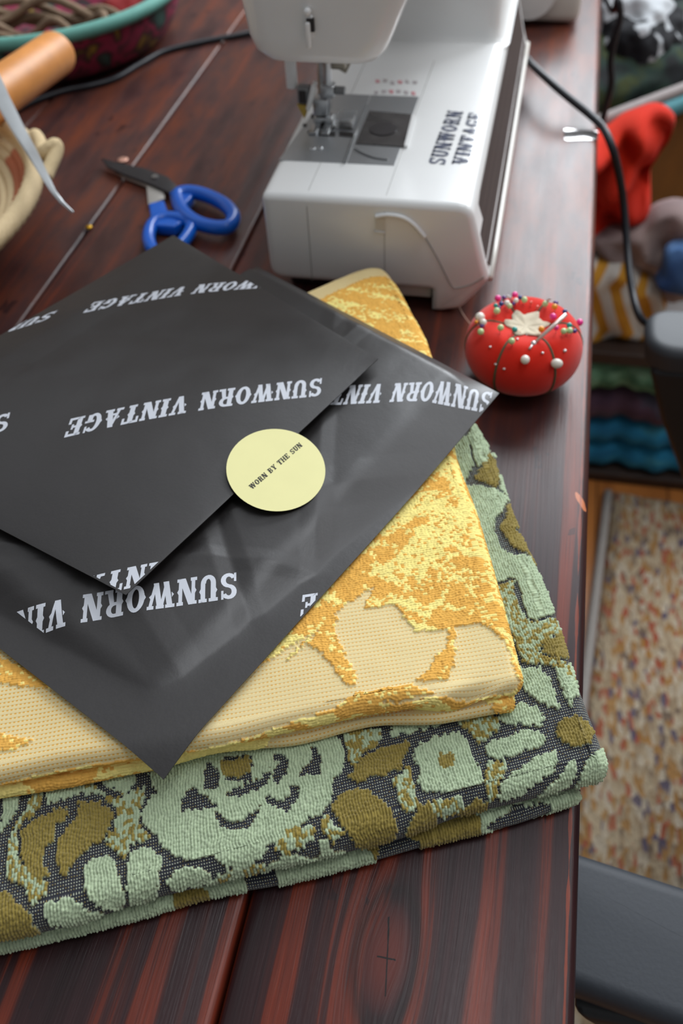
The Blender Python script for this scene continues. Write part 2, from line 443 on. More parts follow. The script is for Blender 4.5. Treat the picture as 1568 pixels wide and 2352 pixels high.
# ------------------------------------------------------------------ western slab lettering (8 units high)
def _r(x0, y0, x1, y1): return [(x0, y0), (x1, y0), (x1, y1), (x0, y1)]
def _stem(x0, x1, y0=0, y1=8, sp='lr', sl=0.55, sr=0.55):
    m = (y0 + y1) / 2; o = [_r(x0, y0, x1, y1)]
    if y0 <= 0.01: o.append(_r(x0 - sl, 0, x1 + sr, 1.0))
    if y1 >= 7.99: o.append(_r(x0 - sl, 7.0, x1 + sr, 8))
    if 'l' in sp: o.append([(x0, m - 0.8), (x0, m + 0.8), (x0 - 0.45, m)])
    if 'r' in sp: o.append([(x1, m + 0.8), (x1, m - 0.8), (x1 + 0.45, m)])
    return o
def _arc(cx, cy, rx, ry, w, a0, a1, n=10, wy=None):
    o = []; wy = wy or w * 0.62
    for k in range(n):
        A0 = math.radians(a0 + (a1 - a0) * k / n); A1 = math.radians(a0 + (a1 - a0) * (k + 1) / n)
        P0 = (cx + rx * math.cos(A0), cy + ry * math.sin(A0)); P1 = (cx + rx * math.cos(A1), cy + ry * math.sin(A1))
        Q0 = (cx + (rx - w) * math.cos(A0), cy + (ry - wy) * math.sin(A0)); Q1 = (cx + (rx - w) * math.cos(A1), cy + (ry - wy) * math.sin(A1))
        o.append([P0, P1, Q1, Q0])
    return o
def _seg(x0, y0, x1, y1, w): # slanted bar with horizontal ends of width w
    return [[(x0, y0), (x0 + w, y0), (x1 + w, y1), (x1, y1)]]
GLYPH = {
 'I': (3.4, _stem(0.8, 2.6)),
 'N': (6.4, _stem(0.6, 1.7, sp='l', sr=0.3) + _stem(4.5, 5.6, sp='r', sl=0.3) + _seg(0.55, 8, 3.6, 0, 2.0)),
 'U': (6.2, [_r(0.7, 2.4, 2.3, 8), _r(4.0, 2.4, 5.4, 8), _r(0.1, 7, 2.9, 8), _r(3.5, 7, 6.0, 8), [(0.7, 4), (0.7, 5.6), (0.25, 4.8)], [(5.4, 5.6), (5.4, 4), (5.85, 4.8)]] + _arc(3.05, 2.5, 2.35, 2.5, 1.6, 180, 360, 10, 1.2)),
 'O': (6.2, _arc(3.1, 4, 2.7, 4, 1.65, 0, 360, 22, 1.15) + [[(0.45, 3.2), (0.45, 4.8), (-0.0, 4)], [(5.75, 4.8), (5.75, 3.2), (6.2, 4)]]),
 'S': (5.8, _arc(2.9, 5.75, 2.45, 2.25, 1.55, 25, 270, 12, 1.1) + _arc(2.9, 2.25, 2.45, 2.25, 1.55, -155, 90, 12, 1.1) + [_r(4.5, 5.4, 5.2, 8), _r(0.6, 0, 1.3, 2.6)]),
 'W': (8.4, _seg(0.5, 8, 2.0, 0, 1.7) + _seg(3.6, 8, 2.1, 0, 1.0) + _seg(3.6, 8, 5.1, 0, 1.6) + _seg(7.0, 8, 5.4, 0, 1.0) + [_r(0, 7, 2.8, 8), _r(3.2, 7, 5.6, 8), _r(6.3, 7, 8.3, 8), [(1.0, 3.4), (0.9, 5), (0.3, 4.2)], [(7.3, 5), (7.0, 3.4), (7.8, 4.2)]]),
 'V': (6.2, _seg(0.5, 8, 2.2, 0, 1.8) + _seg(4.6, 8, 2.9, 0, 1.0) + [_r(0, 7, 2.9, 8), _r(3.8, 7, 6.1, 8), [(1.2, 3.4), (0.9, 5), (0.4, 4.2)], [(5.0, 5), (4.6, 3.4), (5.3, 4.2)]]),
 'A': (6.4, _seg(0.9, 0, 2.7, 8, 1.0) + _seg(3.9, 0, 2.3, 8, 1.8) + [_r(1.6, 2.0, 4.6, 2.9), _r(0, 0, 2.5, 1), _r(3.3, 0, 6.3, 1), [(1.4, 3.2), (1.8, 4.8), (0.8, 4.0)], [(4.8, 4.8), (5.1, 3.2), (5.6, 4.0)]]),
 'T': (5.9, _stem(2.05, 3.85) + [_r(0.1, 7, 5.8, 8), _r(0.1, 5.4, 0.95, 7.2), _r(4.95, 5.4, 5.8, 7.2)]),
 'E': (5.6, _stem(0.7, 2.4, sp='l') + [_r(0.2, 7, 5.2, 8), _r(0.2, 0, 5.2, 1), _r(4.3, 5.5, 5.2, 7.2), _r(4.3, 0.8, 5.2, 2.6), _r(2.2, 3.55, 3.9, 4.45), _r(3.2, 2.9, 3.9, 5.1)]),
 'R': (6.2, _stem(0.7, 2.4, sp='l') + _arc(3.0, 5.85, 2.4, 2.15, 1.5, -90, 90, 10, 1.0) + [_r(1.5, 7.0, 3.1, 8), _r(1.5, 3.7, 3.1, 4.65), [(3.0, 4.3), (4.4, 4.3), (5.3, 0.6), (3.7, 0.6)], _r(3.6, 0, 6.1, 0.95)]),
 'G': (6.2, _arc(3.1, 4, 2.65, 4, 1.65, 40, 320, 18, 1.15) + [_r(3.6, 0.4, 5.3, 3.7), _r(2.9, 2.9, 6.0, 3.8), _r(4.9, 5.3, 5.6, 8), [(0.5, 3.2), (0.5, 4.8), (0.05, 4)]]),
 'B': (6.0, _stem(0.7, 2.4, sp='l') + _arc(3.0, 6.0, 2.2, 2.0, 1.4, -90, 90, 10, 0.95) + _arc(3.0, 2.2, 2.5, 2.2, 1.5, -90, 90, 10, 1.0) + [_r(1.5, 7.05, 3.1, 8), _r(1.5, 3.5, 3.1, 4.6), _r(1.5, 0, 3.1, 1)]),
 'Y': (6.2, _stem(2.2, 3.9, 0, 4.2, sp='') + _seg(0.4, 8, 2.2, 3.6, 1.7) + _seg(4.8, 8, 3.0, 3.6, 1.0) + [_r(0, 7, 2.8, 8), _r(3.8, 7, 6.2, 8)]),
 'H': (6.6, _stem(0.7, 2.3, sp='l', sr=0.4) + _stem(4.3, 5.9, sp='r', sl=0.4) + [_r(2.0, 3.5, 4.6, 4.5)]),
 ' ': (3.6, []),
}
def text_polys(s):
    x = 0; out = []
    for ch in s:
        w, ps = GLYPH[ch]
        out += [[(px_ + x, py_ / 8.0) for px_, py_ in p] for p in ps]
        x += w + 0.35
    L = x - 0.35
    return [[(a / L, b) for a, b in p] for p in out]
def lettering(name, s, frame, surf, mat, parent, step=0.03, clip=True, lift=0.00012, tmin=0.004):
    """frame: (p0, p1, capvec) in surface coords; surf(s,t,lift)->xyz. Letters follow the surface."""
    bm = bmesh.new()
    p0, p1, cv = [np.array(v, float) for v in frame]
    for poly in text_polys(s):
        q = [p0 + (p1 - p0) * a + cv * b for a, b in poly]
        if clip and all((v[0] < -0.02 or v[0] > 1.02 or v[1] < -0.02 or v[1] > 1.02) for v in q): continue
        try: bm.faces.new([bm.verts.new((v[0], v[1], 0)) for v in q])
        except ValueError: pass
    if clip:
        for co, no in (((0.004, 0, 0), (-1, 0, 0)), ((0.996, 0, 0), (1, 0, 0)), ((0, tmin, 0), (0, -1, 0)), ((0, 0.996, 0), (0, 1, 0))):
            bmesh.ops.bisect_plane(bm, geom=bm.verts[:] + bm.edges[:] + bm.faces[:], plane_co=co, plane_no=no, clear_outer=True)
    if step:
        xs = [v.co.x for v in bm.verts]; ys = [v.co.y for v in bm.verts]
        if not xs: bm.free(); return None
        for k in range(int(min(xs) / step), int(max(xs) / step) + 1):
            bmesh.ops.bisect_plane(bm, geom=bm.verts[:] + bm.edges[:] + bm.faces[:], plane_co=(k * step, 0, 0), plane_no=(1, 0, 0))
        for k in range(int(min(ys) / step), int(max(ys) / step) + 1):
            bmesh.ops.bisect_plane(bm, geom=bm.verts[:] + bm.edges[:] + bm.faces[:], plane_co=(0, k * step, 0), plane_no=(0, 1, 0))
    a = np.array([v.co.x for v in bm.verts]); b = np.array([v.co.y for v in bm.verts])
    pos = surf(a, b, lift)
    for v, p in zip(bm.verts, pos): v.co = Vector(p)
    bm.normal_update()
    up_ = sum((f.normal.z for f in bm.faces))
    if up_ < 0: bmesh.ops.reverse_faces(bm, faces=bm.faces[:])
    return frombm(name, bm, mat, parent, smooth=False)
# ------------------------------------------------------------------ the stack: sheet functions
class Slab:
    """folded cloth layer: sheet coords a (leftwards along the front fold), b (backwards along the right fold)"""
    def __init__(s, corner, e1, W, L, r, zc, amp=0.0012, seed=1, e2=None, sag=0.0, wob=0.002, taper=0.0, nip=0.0, rc=0.0):
        s.taper, s.nip, s.rc = taper, nip, rc
        s.c = np.array(corner[:2]); s.e1 = np.array(e1[:2]) / np.linalg.norm(e1[:2])
        s.e2 = np.array([s.e1[1], -s.e1[0]])
        if s.e2[1] < 0: s.e2 = -s.e2
        if e2 is not None: s.e2 = np.array(e2[:2]) / np.linalg.norm(e2[:2])
        s.inv = np.linalg.inv(np.array([[s.e1[0], s.e2[0]], [s.e1[1], s.e2[1]]]))
        s.W, s.L, s.r, s.zc, s.amp, s.seed, s.sag, s.wob = W, L, r, zc, amp, seed, sag, wob
    def pos(s, a, b, lift=0.0):
        r = s.r
        fa = np.maximum(a, r); fb = np.maximum(b, r)
        fb = np.minimum(fb, s.L - s.taper * np.maximum(a, 0) - s.rc * np.exp(-np.maximum(a, 0) / 0.009) - r); fa = np.minimum(fa, s.W - r)
        dx = a - fa; dy = b - fb
        e = np.sqrt(dx * dx + dy * dy) + 1e-9
        ph = np.minimum(e / r, PI)
        R = r + lift * np.clip(1 + 1.3 * np.cos(ph), 0, 1)
        ux = dx / e; uy = dy / e
        la = fa + ux * R * np.sin(ph); lb = fb + uy * R * np.sin(ph)
        # cloth edges are never ruler straight
        wv = (vnoise(a / 0.05 + 3, b / 0.05, s.seed + 5) - 0.5) * s.wob * 2
        la = la + wv * (1 + np.cos(ph)) * 0.5 * np.abs(ux) + wv * np.abs(ux) * 0.6
        lb = lb + (vnoise(a / 0.035, b / 0.06 + 9, s.seed + 9) - 0.5) * s.wob * 2 * np.abs(uy)
        und = (fbm(a / 0.045, b / 0.045, s.seed) - 0.5) * 2 * s.amp
        z = s.zc + R * np.cos(ph) + und * (1 + np.cos(ph)) * 0.5
        d = np.sqrt(np.maximum(la, 0) ** 2 + np.maximum(lb, 0) ** 2)
        z = z - s.sag * np.exp(-(d / 0.05) ** 2)
        la = la + s.nip * np.clip((b - s.L + 0.10) / 0.10, 0, 1) ** 2 * np.clip(1 - la / 0.1, 0, 1)
        X = s.c[0] + s.e1[0] * la + s.e2[0] * lb
        Y = s.c[1] + s.e1[1] * la + s.e2[1] * lb
        return np.stack([X, Y, z], -1)
def vec2(p, q): return (q[0] - p[0], q[1] - p[1])

_gc = P(1410, 1786, 0.016); _gl = P(60, 2146, 0.016); _ge = vec2(_gc, _gl)
GREEN = Slab((_gc.x, _gc.y), _ge, 0.40, 0.262, 0.0085, 0.0165, 0.0012, 3, e2=vec2(_gc, P(1098, 985, 0.016)), sag=0.0015)
_g2 = P(1335, 1846, 0.004); _g2l = P(0, 2188, 0.004)
GREEN2 = Slab((_g2.x, _g2.y), vec2(_g2, _g2l), 0.385, 0.24, 0.0040, 0.0042, 0.0005, 8)
_yc = P(1203, 1585, 0.037); _yl = P(0, 1800, 0.037)
YEL = Slab((_yc.x, _yc.y), vec2(_yc, _yl), 0.33, 0.362, 0.0065, 0.0395, 0.0015, 21, e2=vec2(_yc, P(966, 775, 0.037)), taper=0.47, nip=0.016, rc=0.020, sag=0.003, wob=0.0022)
_y2 = P(1188, 1622, 0.029); _y2l = P(0, 1822, 0.029)
YEL2 = Slab((_y2.x, _y2.y), vec2(_y2, _y2l), 0.32, 0.345, 0.0042, 0.0295, 0.0006, 33, taper=0.47, nip=0.016, rc=0.020, e2=vec2(_yc, P(966, 775, 0.037)), wob=0.003)

class Paper:
    """package face: (s,t) 0..1, corners L(0,0) B(1,0) R(1,1) T(0,1)"""
    def __init__(p, L, B, R, T, bulge, n, creases, seed, amp=0.0008, droop=None, pinch=0.0, ws=(0.05, 0.13), wt=(0.09, 0.05)):
        p.ws, p.wt = ws, wt
        p.c = [np.array(v) for v in (L, B, R, T)]; p.bulge = bulge; p.n = n; p.cr = creases; p.seed = seed; p.amp = amp; p.droop = droop; p.pinch = pinch
        p.len_s = float(np.linalg.norm(p.c[1] - p.c[0])); p.len_t = float(np.linalg.norm(p.c[3] - p.c[0]))
    def pos(p, s, t, lift=0.0):
        L, B, R, T = p.c
        s_ = s[..., None]; t_ = t[..., None]
        q = (L * (1 - s_) + B * s_) * (1 - t_) + (T * (1 - s_) + R * s_) * t_
        def side(v, w):        # flat top with straight sides, lightly eased at the crease
            a = np.clip(v / w[0], 0, None); b = np.clip((1 - v) / w[1], 0, None); m = np.minimum(a, b)
            k = 0.18
            return np.where(m < 1 - k, m, np.where(m > 1 + k, 1.0, m - (m - 1 + k) ** 2 / (4 * k)))
        dome = np.maximum(0, 1 - np.abs(2 * s - 1) ** 3) * np.maximum(0, 1 - np.abs(2 * t - 1) ** 3)
        f = lambda v: np.maximum(0, 1 - np.abs(2 * v - 1) ** p.n) ** 0.6
        if p.ws is None: z = p.bulge * np.maximum(0, 1 - np.abs(2 * s - 1) ** 2.4) ** 0.9 * np.maximum(0, 1 - np.abs(2 * t - 1) ** 2.4) ** 0.9
        else: z = p.bulge * (0.72 * np.clip(side(s, p.ws), 0, 1) * np.clip(side(t, p.wt), 0, 1) + 0.28 * dome)
        for (a, b, c, w, h) in p.cr:          # crease: ridge of width w, height h along a*s+b*t=c
            d = (a * s + b * t - c) / math.hypot(a, b)
            z = z + h * np.maximum(0, 1 - np.abs(d) / w) * f(s) * f(t)
        z = z + (fbm(s * 4, t * 4, p.seed) - 0.5) * 2 * p.amp * f(s) * f(t)
        if p.droop is not None: z = z + p.droop(s, t)
        q = q.copy(); q[..., 2] += z + lift
        return q

def _V(v): return (v.x, v.y, v.z)
# lower package
_lR = _V(P(1146, 903, 0.056)); _lB = _V(P(385, 1812, 0.034)); _lT = _V(P(590, 612, 0.056))
_lL = _V(P(-350, 1218, 0.050))
LOWER = Paper(_lL, _lB, _lR, _lT, 0.0155, 4.0,
              [(1, 0.10, 0.62, 0.05, 0.0011), (0.25, 1, 0.36, 0.045, 0.0012), (1, -0.9, 0.33, 0.05, 0.0009), (1, 1.0, 1.38, 0.035, 0.0009), (0.5, 1, 0.74, 0.03, -0.0014), (-0.5, 1, -0.05, 0.025, 0.0010)], 5, 0.0016)
# upper package
_uR = _V(P(868, 824, 0.0745)); _uB = _V(P(289, 1366, 0.066)); _uT = _V(P(398, 540, 0.068))
_uL = _V(P(-404, 1004, 0.068))
UPPER = Paper(_uL, _uB, _uR, _uT, 0.0085, 3.2,
              [(1, 0.0, 0.13, 0.10, 0.0008), (-0.55, 1, 0.55, 0.12, 0.0006)], 9, 0.0009, ws=None)
GREEN_PATTERN = [  # kind, outline in 0.1 mm along the cloth
    ('m', '2775,631 2687,607 2687,535 2711,479 2735,439 2791,423 2815,639'),
    ('x', '2623,615 2583,599 2583,495 2615,455 2663,439 2671,367 2663,311 2631,247 2591,199 2535,151 2535,111 2583,79 2599,79 2623,151 2679,207 2711,231 2703,319 2703,399 2679,447 2647,495'),
    ('m', '2559,615 2391,615 2391,527 2447,511 2511,511 2551,511'),
    ('m', '2319,599 2175,599 2167,503 2199,463 2247,503 2303,527'),
    ('x', '2399,535 2351,551 2303,487 2247,447 2183,455 2119,479 2119,423 2151,375 2151,311 2127,279 2095,239 2143,231 2183,223 2215,167 2239,223 2287,263 2295,287 2255,319 2239,391 2271,439 2327,495 2383,495'),
    ('o', '2655,415 2583,447 2519,463 2471,455 2455,431 2479,399 2519,391 2519,327 2551,311 2559,255 2543,223 2519,199 2535,175 2575,191 2615,223 2647,303'),
    ('o', '2423,487 2399,479 2375,455 2319,447 2271,399 2263,367 2287,319 2319,279 2359,263 2399,231 2431,199 2455,159 2479,183 2495,255 2495,327 2447,375 2415,415 2407,439'),
    ('m', '2343,207 2287,207 2247,159 2239,87 2215,7 2239,-49 2287,-25 2327,15 2359,55 2375,127 2375,183'),
    ('m', '2175,183 2135,199 2087,175 2055,119 2071,39 2095,-49 2159,-49 2199,-41 2199,39 2191,135'),
    ('m', '2543,71 2487,79 2431,63 2375,7 2311,-41 2319,-49 2423,-49 2519,-9'),
    ('o', '2799,159 2695,151 2655,87 2599,31 2583,-49 2663,-49 2807,-17'),
    ('m', '2095,551 1879,567 1655,575 1487,559 1263,535 1215,455 1207,375 1231,319 1279,279 1311,175 1351,151 1439,127 1503,103 1543,95 1583,79 1631,31 1703,15 1783,23 1831,87 1895,87 1983,119 2031,167 2063,239 2119,295 2135,351 2095,399 2055,431 2087,479'),
    ('d', '1855,455 1831,511 1799,511 1775,431 1791,383 1815,375 1847,399'),
    ('d', '1767,519 1623,495 1631,391 1695,383 1759,415'),
    ('o', '1759,503 1631,487 1647,423 1703,415 1751,423 1759,463'),
    ('d', '1527,487 1495,471 1463,423 1471,359 1519,327 1543,351 1527,399 1503,423 1519,439'),
    ('d', '1343,471 1319,455 1311,383 1327,327 1415,343 1399,367 1359,407'),
    ('d', '1759,351 1655,359 1615,343 1639,319 1711,311 1759,327'),
    ('d', '1815,279 1767,223 1687,207 1623,239 1607,263 1631,199 1663,167 1727,167 1783,199 1807,247'),
    ('d', '1479,303 1431,295 1439,247 1495,191 1535,215 1583,263 1591,303 1527,247 1471,255'),
    ('d', '1895,407 1871,383 1831,351 1847,335 1799,303 1823,287 1895,319 1951,319 1951,383'),
    ('d', '1439,527 1391,519 1407,479'),
    ('d', '1671,375 1591,375 1535,423 1567,343 1615,327 1679,335'),
    ('x', '1191,519 1023,471 1023,415 1103,383 1167,319 1183,367 1183,431'),
    ('o', '1199,279 1127,343 1079,367 975,367 879,375 943,303 967,255 1063,263 1167,247'),
    ('o', '1287,175 1231,215 1175,207 1119,183 1071,127 1047,79 1031,23 1055,-41 1119,-49 1183,-49 1223,-9 1239,47 1271,103 1295,151'),
    ('x', '1543,95 1503,111 1423,103 1391,87 1407,55 1455,31 1527,23 1559,55'),
    ('x', '1359,95 1327,135 1303,87 1263,47 1295,23 1327,39 1343,79'),
    ('m', '1367,39 1343,39 1327,-9 1271,-49 1319,-49 1383,-49'),
    ('x', '1823,-9 1703,15 1631,7 1631,-49 1719,-49 1839,-49'),
    ('m', '1999,39 1951,63 1855,23 1847,-41 1943,-33 2015,-17 2031,15'),
    ('m', '1599,-9 1519,15 1407,-33 1391,-49 1551,-49 1631,-49'),
    ('m', '951,487 823,503 711,471 711,431 783,423 887,415 967,423'),
    ('x', '663,447 535,431 479,415 463,343 519,311 583,279 599,351 631,391'),
    ('m', '871,335 767,359 663,359 631,311 631,231 615,167 615,111 671,87 751,95 871,119 895,167 863,231 887,279'),
    ('o', '767,271 711,263 719,215 767,207 783,231'),
    ('m', '543,255 503,279 359,287 295,271 271,231 295,199 407,199 519,191 551,223'),
    ('m', '455,399 327,415 271,383 247,319 279,303 391,335 447,367'),
    ('o', '207,247 167,287 103,295 39,263 23,207 71,159 151,151 199,191'),
    ('x', '567,183 487,167 487,135 551,63 551,7 607,-1 599,87'),
    ('m', '535,63 439,111 343,151 255,167 247,127 295,55 375,31 479,-9 543,-17'),
    ('m', '287,607 183,575 159,511 159,415 159,351 207,375 263,439 303,511'),
    ('m', '111,559 7,575 7,487 31,415 103,343 111,399 111,495'),
    ('m', '7,415 7,367 7,255 7,303 7,391'),
    ('m', '55,103 7,119 7,31 23,-1 71,-41 167,-49 191,-49 151,31'),
    ('m', '215,71 175,95 175,47 215,-9 303,-49 375,-49 295,7'),
    ('o', '919,71 871,55 855,-9 847,-49 943,-49 999,-41'),
    ('x', '871,63 719,47 727,-17 831,-17'),
    ('o', '663,15 607,-9 623,-49 735,-49 751,-33'),
    ('x', '1007,215 975,215 919,263 919,191 927,79 967,55 999,79 991,151'),
    ('m', '15,2359 31,2159 39,2087 -113,2151 119,1967 119,2095 111,2239'),
    ('m', '263,2135 135,2287 127,2167 143,2007 191,1943 239,1863 271,1879'),
    ('m', '255,1855 191,1831 119,1799 63,1751 15,1679 31,1679 87,1583 127,1559 159,1471 151,1343 103,1279 31,1263 23,1151 23,1039 15,887 63,855 143,871 151,943 135,1079 143,1143 271,1135 287,1255 279,1503'),
    ('o', '167,1887 87,1975 55,2071 31,1999 39,1887 71,1791 95,1831'),
    ('m', '31,1911 15,1847 15,1695 23,1719 47,1783'),
    ('o', '47,1623 15,1655 15,1551 15,1415 15,1271 23,1159 23,1183 23,1279 87,1327 111,1423 119,1511 71,1527'),
    ('d', '47,1471 15,1479 15,1423 23,1415 47,1439'),
    ('x', '271,1103 143,1111 175,1047 175,935 151,847 31,831 7,783 7,711 63,743 143,703 159,663 55,599 7,527 7,495 95,567 255,639 255,743 263,871 271,1015'),
    ('o', '79,719 15,743 7,655 7,615 71,623 143,663 119,703'),
]
YELLOW_PATTERN = [
    ('w', '2459,691 2243,571 1915,315 1563,-21 2467,-37 2547,707'),
    ('w', '1291,267 1115,371 851,491 691,539 515,547 499,451 459,371 339,347 139,355 83,307 43,219 19,-13 115,-37 419,19 547,3 1027,11 1467,-37 1675,-45 1835,-45 1411,195'),
    ('w', '835,539 611,675 691,539 811,459'),
    ('g', '899,475 843,491 811,307 771,187 779,123 827,139 915,323 987,387'),
    ('g', '291,363 259,355 307,139 355,83 507,91 427,139 379,227 323,243'),
    ('g', '419,35 531,83 779,83 859,35 1027,11 843,3 619,11'),
    ('g', '2451,611 2323,539 2099,419 2179,387 2435,467'),
    ('g', '2475,227 2315,171 2235,131 2323,107 2459,123'),
    ('p', '115,1459 19,1451 11,963 11,691 19,419 51,595 67,915 107,1147'),
    ('p', '555,1051 283,1251 163,1227 339,1067 523,955'),
    ('p', '635,803 387,667 11,1003 155,1155 499,803'),
    ('p', '379,779 171,627 115,371 139,563 275,755'),
    ('p', '419,491 323,523 211,635 307,491 411,387'),
    ('p', '587,819 475,691 403,571 523,659 619,771'),
    ('p', '1123,299 939,459 843,563 899,475 1035,355'),
]
# ------------------------------------------------------------------ towels
def parse(s, k=1e-4): return [tuple(float(v) * k for v in q.split(',')) for q in s.split()]
def regions(a, b, pattern, codes, default=0, grow=0.0):
    out = np.full(a.shape, default, np.int8)
    for k, s in pattern:
        poly = parse(s)
        if grow and k != 'd':
            mx = sum(p[0] for p in poly) / len(poly); my = sum(p[1] for p in poly) / len(poly)
            poly = [(p[0] + grow * (p[0] - mx) / (abs(p[0] - mx) + abs(p[1] - my) + 1e-6), p[1] + grow * (p[1] - my) / (abs(p[0] - mx) + abs(p[1] - my) + 1e-6)) for p in poly]
        xs = [p[0] for p in poly]; ys = [p[1] for p in poly]
        m = (a >= min(xs)) & (a <= max(xs)) & (b >= min(ys)) & (b <= max(ys))
        idx = np.where(m)[0]
        if len(idx) == 0: continue
        ins = inpoly(a[idx], b[idx], poly); out[idx[ins]] = codes[k]
    return out
def hsh(i, j, seed): return _hash(i, j, seed)
def tufts(a, b, ca, cb, seed):
    """columns of loops: returns cell centre and loop height profile 0..1"""
    wav = (vnoise(a / 0.012, b / 0.004, seed) - 0.5) * ca * 1.1
    u = (a + wav) / ca; iu = np.floor(u); fu = u - iu
    off = hsh(iu, iu * 0, seed + 2)
    v = (b + (vnoise(a / 0.003, b / 0.01, seed + 4) - 0.5) * cb * 0.9) / cb + off; iv = np.floor(v); fv = v - iv
    hr = 0.62 + 0.38 * hsh(iu, iv, seed + 3)
    prof = np.sqrt(np.maximum(0, 1 - (2 * fu - 1) ** 2)) * (0.55 + 0.45 * np.sqrt(np.maximum(0, 1 - (2 * fv - 1) ** 2)))
    return (iu + 0.5) * ca - wav * 0.6, (iv + 0.5 - off) * cb, prof * hr, iu, iv

def mat_terry(name, dark, dot, dot2, du, dv):
    t = NT(name)
    tint = t.n('ShaderNodeAttribute', attribute_name='tint').outputs['Color']
    wv = t.n('ShaderNodeAttribute', attribute_name='weave').outputs['Fac']
    sep = t.n('ShaderNodeSeparateXYZ'); t.L(t.uv(), sep.inputs[0]); u, v = sep.outputs[0], sep.outputs[1]
    jit = t.noise(t.uv(), 400, 2)
    su = t.math('SINE', t.math('ADD', t.math('MULTIPLY', u, 2 * PI / du), t.math('MULTIPLY', jit, 1.2)))
    sv = t.math('SINE', t.math('ADD', t.math('MULTIPLY', v, 2 * PI / dv), t.math('MULTIPLY', jit, 1.2)))
    d = t.math('MULTIPLY', t.math('MULTIPLY_ADD', su, 0.5, 0.5), t.math('MULTIPLY_ADD', sv, 0.5, 0.5))
    pick = t.math('GREATER_THAN', t.noise(t.uv(), 700, 1), 0.56)
    dc = t.mix(pick, dot, dot2)
    m = t.math('MULTIPLY', t.math('SUBTRACT', d, 0.46), 3.5, clamp=True)
    wc = t.mix(m, dark, dc)
    fib = t.noise(t.uv(), 3800, 3, 0.7)
    base = t.mix(wv, tint, wc)
    base = t.mix(t.math('MULTIPLY', t.math('SUBTRACT', 0.66, fib, clamp=True), 0.9), base, (0.03, 0.035, 0.02, 1), 'MIX')
    t.color(base).set(Roughness=0.95, Specular_IOR_Level=0.15)
    try: t.set(Sheen_Weight=0.25, Sheen_Roughness=0.5)
    except Exception: pass
    t.bump(t.math('ADD', t.math('MULTIPLY', d, wv), t.math('MULTIPLY', fib, 0.8)), 0.8, 0.0005)
    return t.m

MINT = np.array(srgb(190, 208, 172)[:3]); OLIVE = np.array(srgb(150, 132, 62)[:3]); MIXC = np.array(srgb(196, 208, 150)[:3])
def green_layer(slab, name, parent, aa, bb, pattern=True, seed=40):
    AA, BB = np.meshgrid(aa, bb, indexing='ij'); a = AA.ravel(); b = BB.ravel()
    ca_, cb_, prof, iu, iv = tufts(a, b, 0.00135, 0.0019, seed)
    if pattern:
        reg = regions(ca_, cb_, GREEN_PATTERN, {'d': 0, 'm': 1, 'o': 2, 'x': 3}, grow=0.0009)
        # beyond the traced part the same sort of blossoms carry on
        far = (cb_ > 0.16) & (ca_ > 0.09) | (ca_ > 0.275) | (cb_ > 0.235)
        n1 = vnoise(ca_ / 0.028 + 5, cb_ / 0.028, 77); n2 = vnoise(ca_ / 0.02, cb_ / 0.02 + 7, 78)
        alt = np.where(n1 > 0.52, 1, np.where(n2 > 0.62, 2, np.where(n2 < 0.25, 3, 0)))
        reg = np.where(far, alt, reg)
    else:
        n1 = vnoise(ca_ / 0.030 + 1, cb_ / 0.012, 177); n2 = vnoise(ca_ / 0.026, cb_ / 0.02 + 7, 178)
        reg = np.where(n1 > 0.36, np.where(n2 > 0.70, 2, 1), 0)
    pile = (reg > 0).astype(float)
    # soften the boundary a little so loops lean over
    fz = hsh((a / 0.00037).astype(int), (b / 0.00041).astype(int), 5) - 0.5
    lift = np.where(reg > 0, 0.0002 + 0.0018 * prof + 0.00032 * fz, 0.0)
    rnd = hsh(iu, iv, seed + 9); rnd2 = hsh(iu, iv, seed + 12)
    mixc = np.where((rnd2 > 0.5)[:, None], OLIVE * 1.15, MINT * 0.95)
    tint = np.where((reg == 1)[:, None], MINT, np.where((reg == 2)[:, None], OLIVE, mixc)) * (0.90 + 0.18 * rnd)[:, None]
    p = slab.pos(a, b, lift)
    return grid_mesh(name, p, len(aa), len(bb), GREEN_MAT, parent, np.stack([a, b], -1), {'tint': tint, 'weave': 1 - pile})
GREEN_MAT = mat_terry('green_jacquard_terry', srgb(38, 40, 54), srgb(198, 204, 180), srgb(150, 132, 70), 0.00112, 0.00135)
q = lambda lo, hi, st: np.arange(lo, hi, st)
def spaced(*segs):
    out = []
    for lo, hi, st in segs: out.append(np.arange(lo, hi, st))
    return np.concatenate(out)
gt = empty('folded_towel', (GREEN.c[0] - 0.1, GREEN.c[1] + 0.08, 0.0), 'mint and olive floral terry towel, folded at the bottom of the stack', 'towel')
r = GREEN.r
green_layer(GREEN, 'upper_fold', gt, spaced((-r * 2.1, 0.285, 0.00036), (0.285, 0.41, 0.002)), spaced((-r * 2.1, 0.115, 0.00036), (0.115, 0.285, 0.00045)))
r = GREEN2.r
green_layer(GREEN2, 'lower_fold', gt, spaced((-r * 2.1, 0.30, 0.00036), (0.30, 0.39, 0.002)), spaced((-r * 2.1, 0.014, 0.00034), (0.014, 0.245, 0.0015)), pattern=False, seed=60)
adopt(gt)

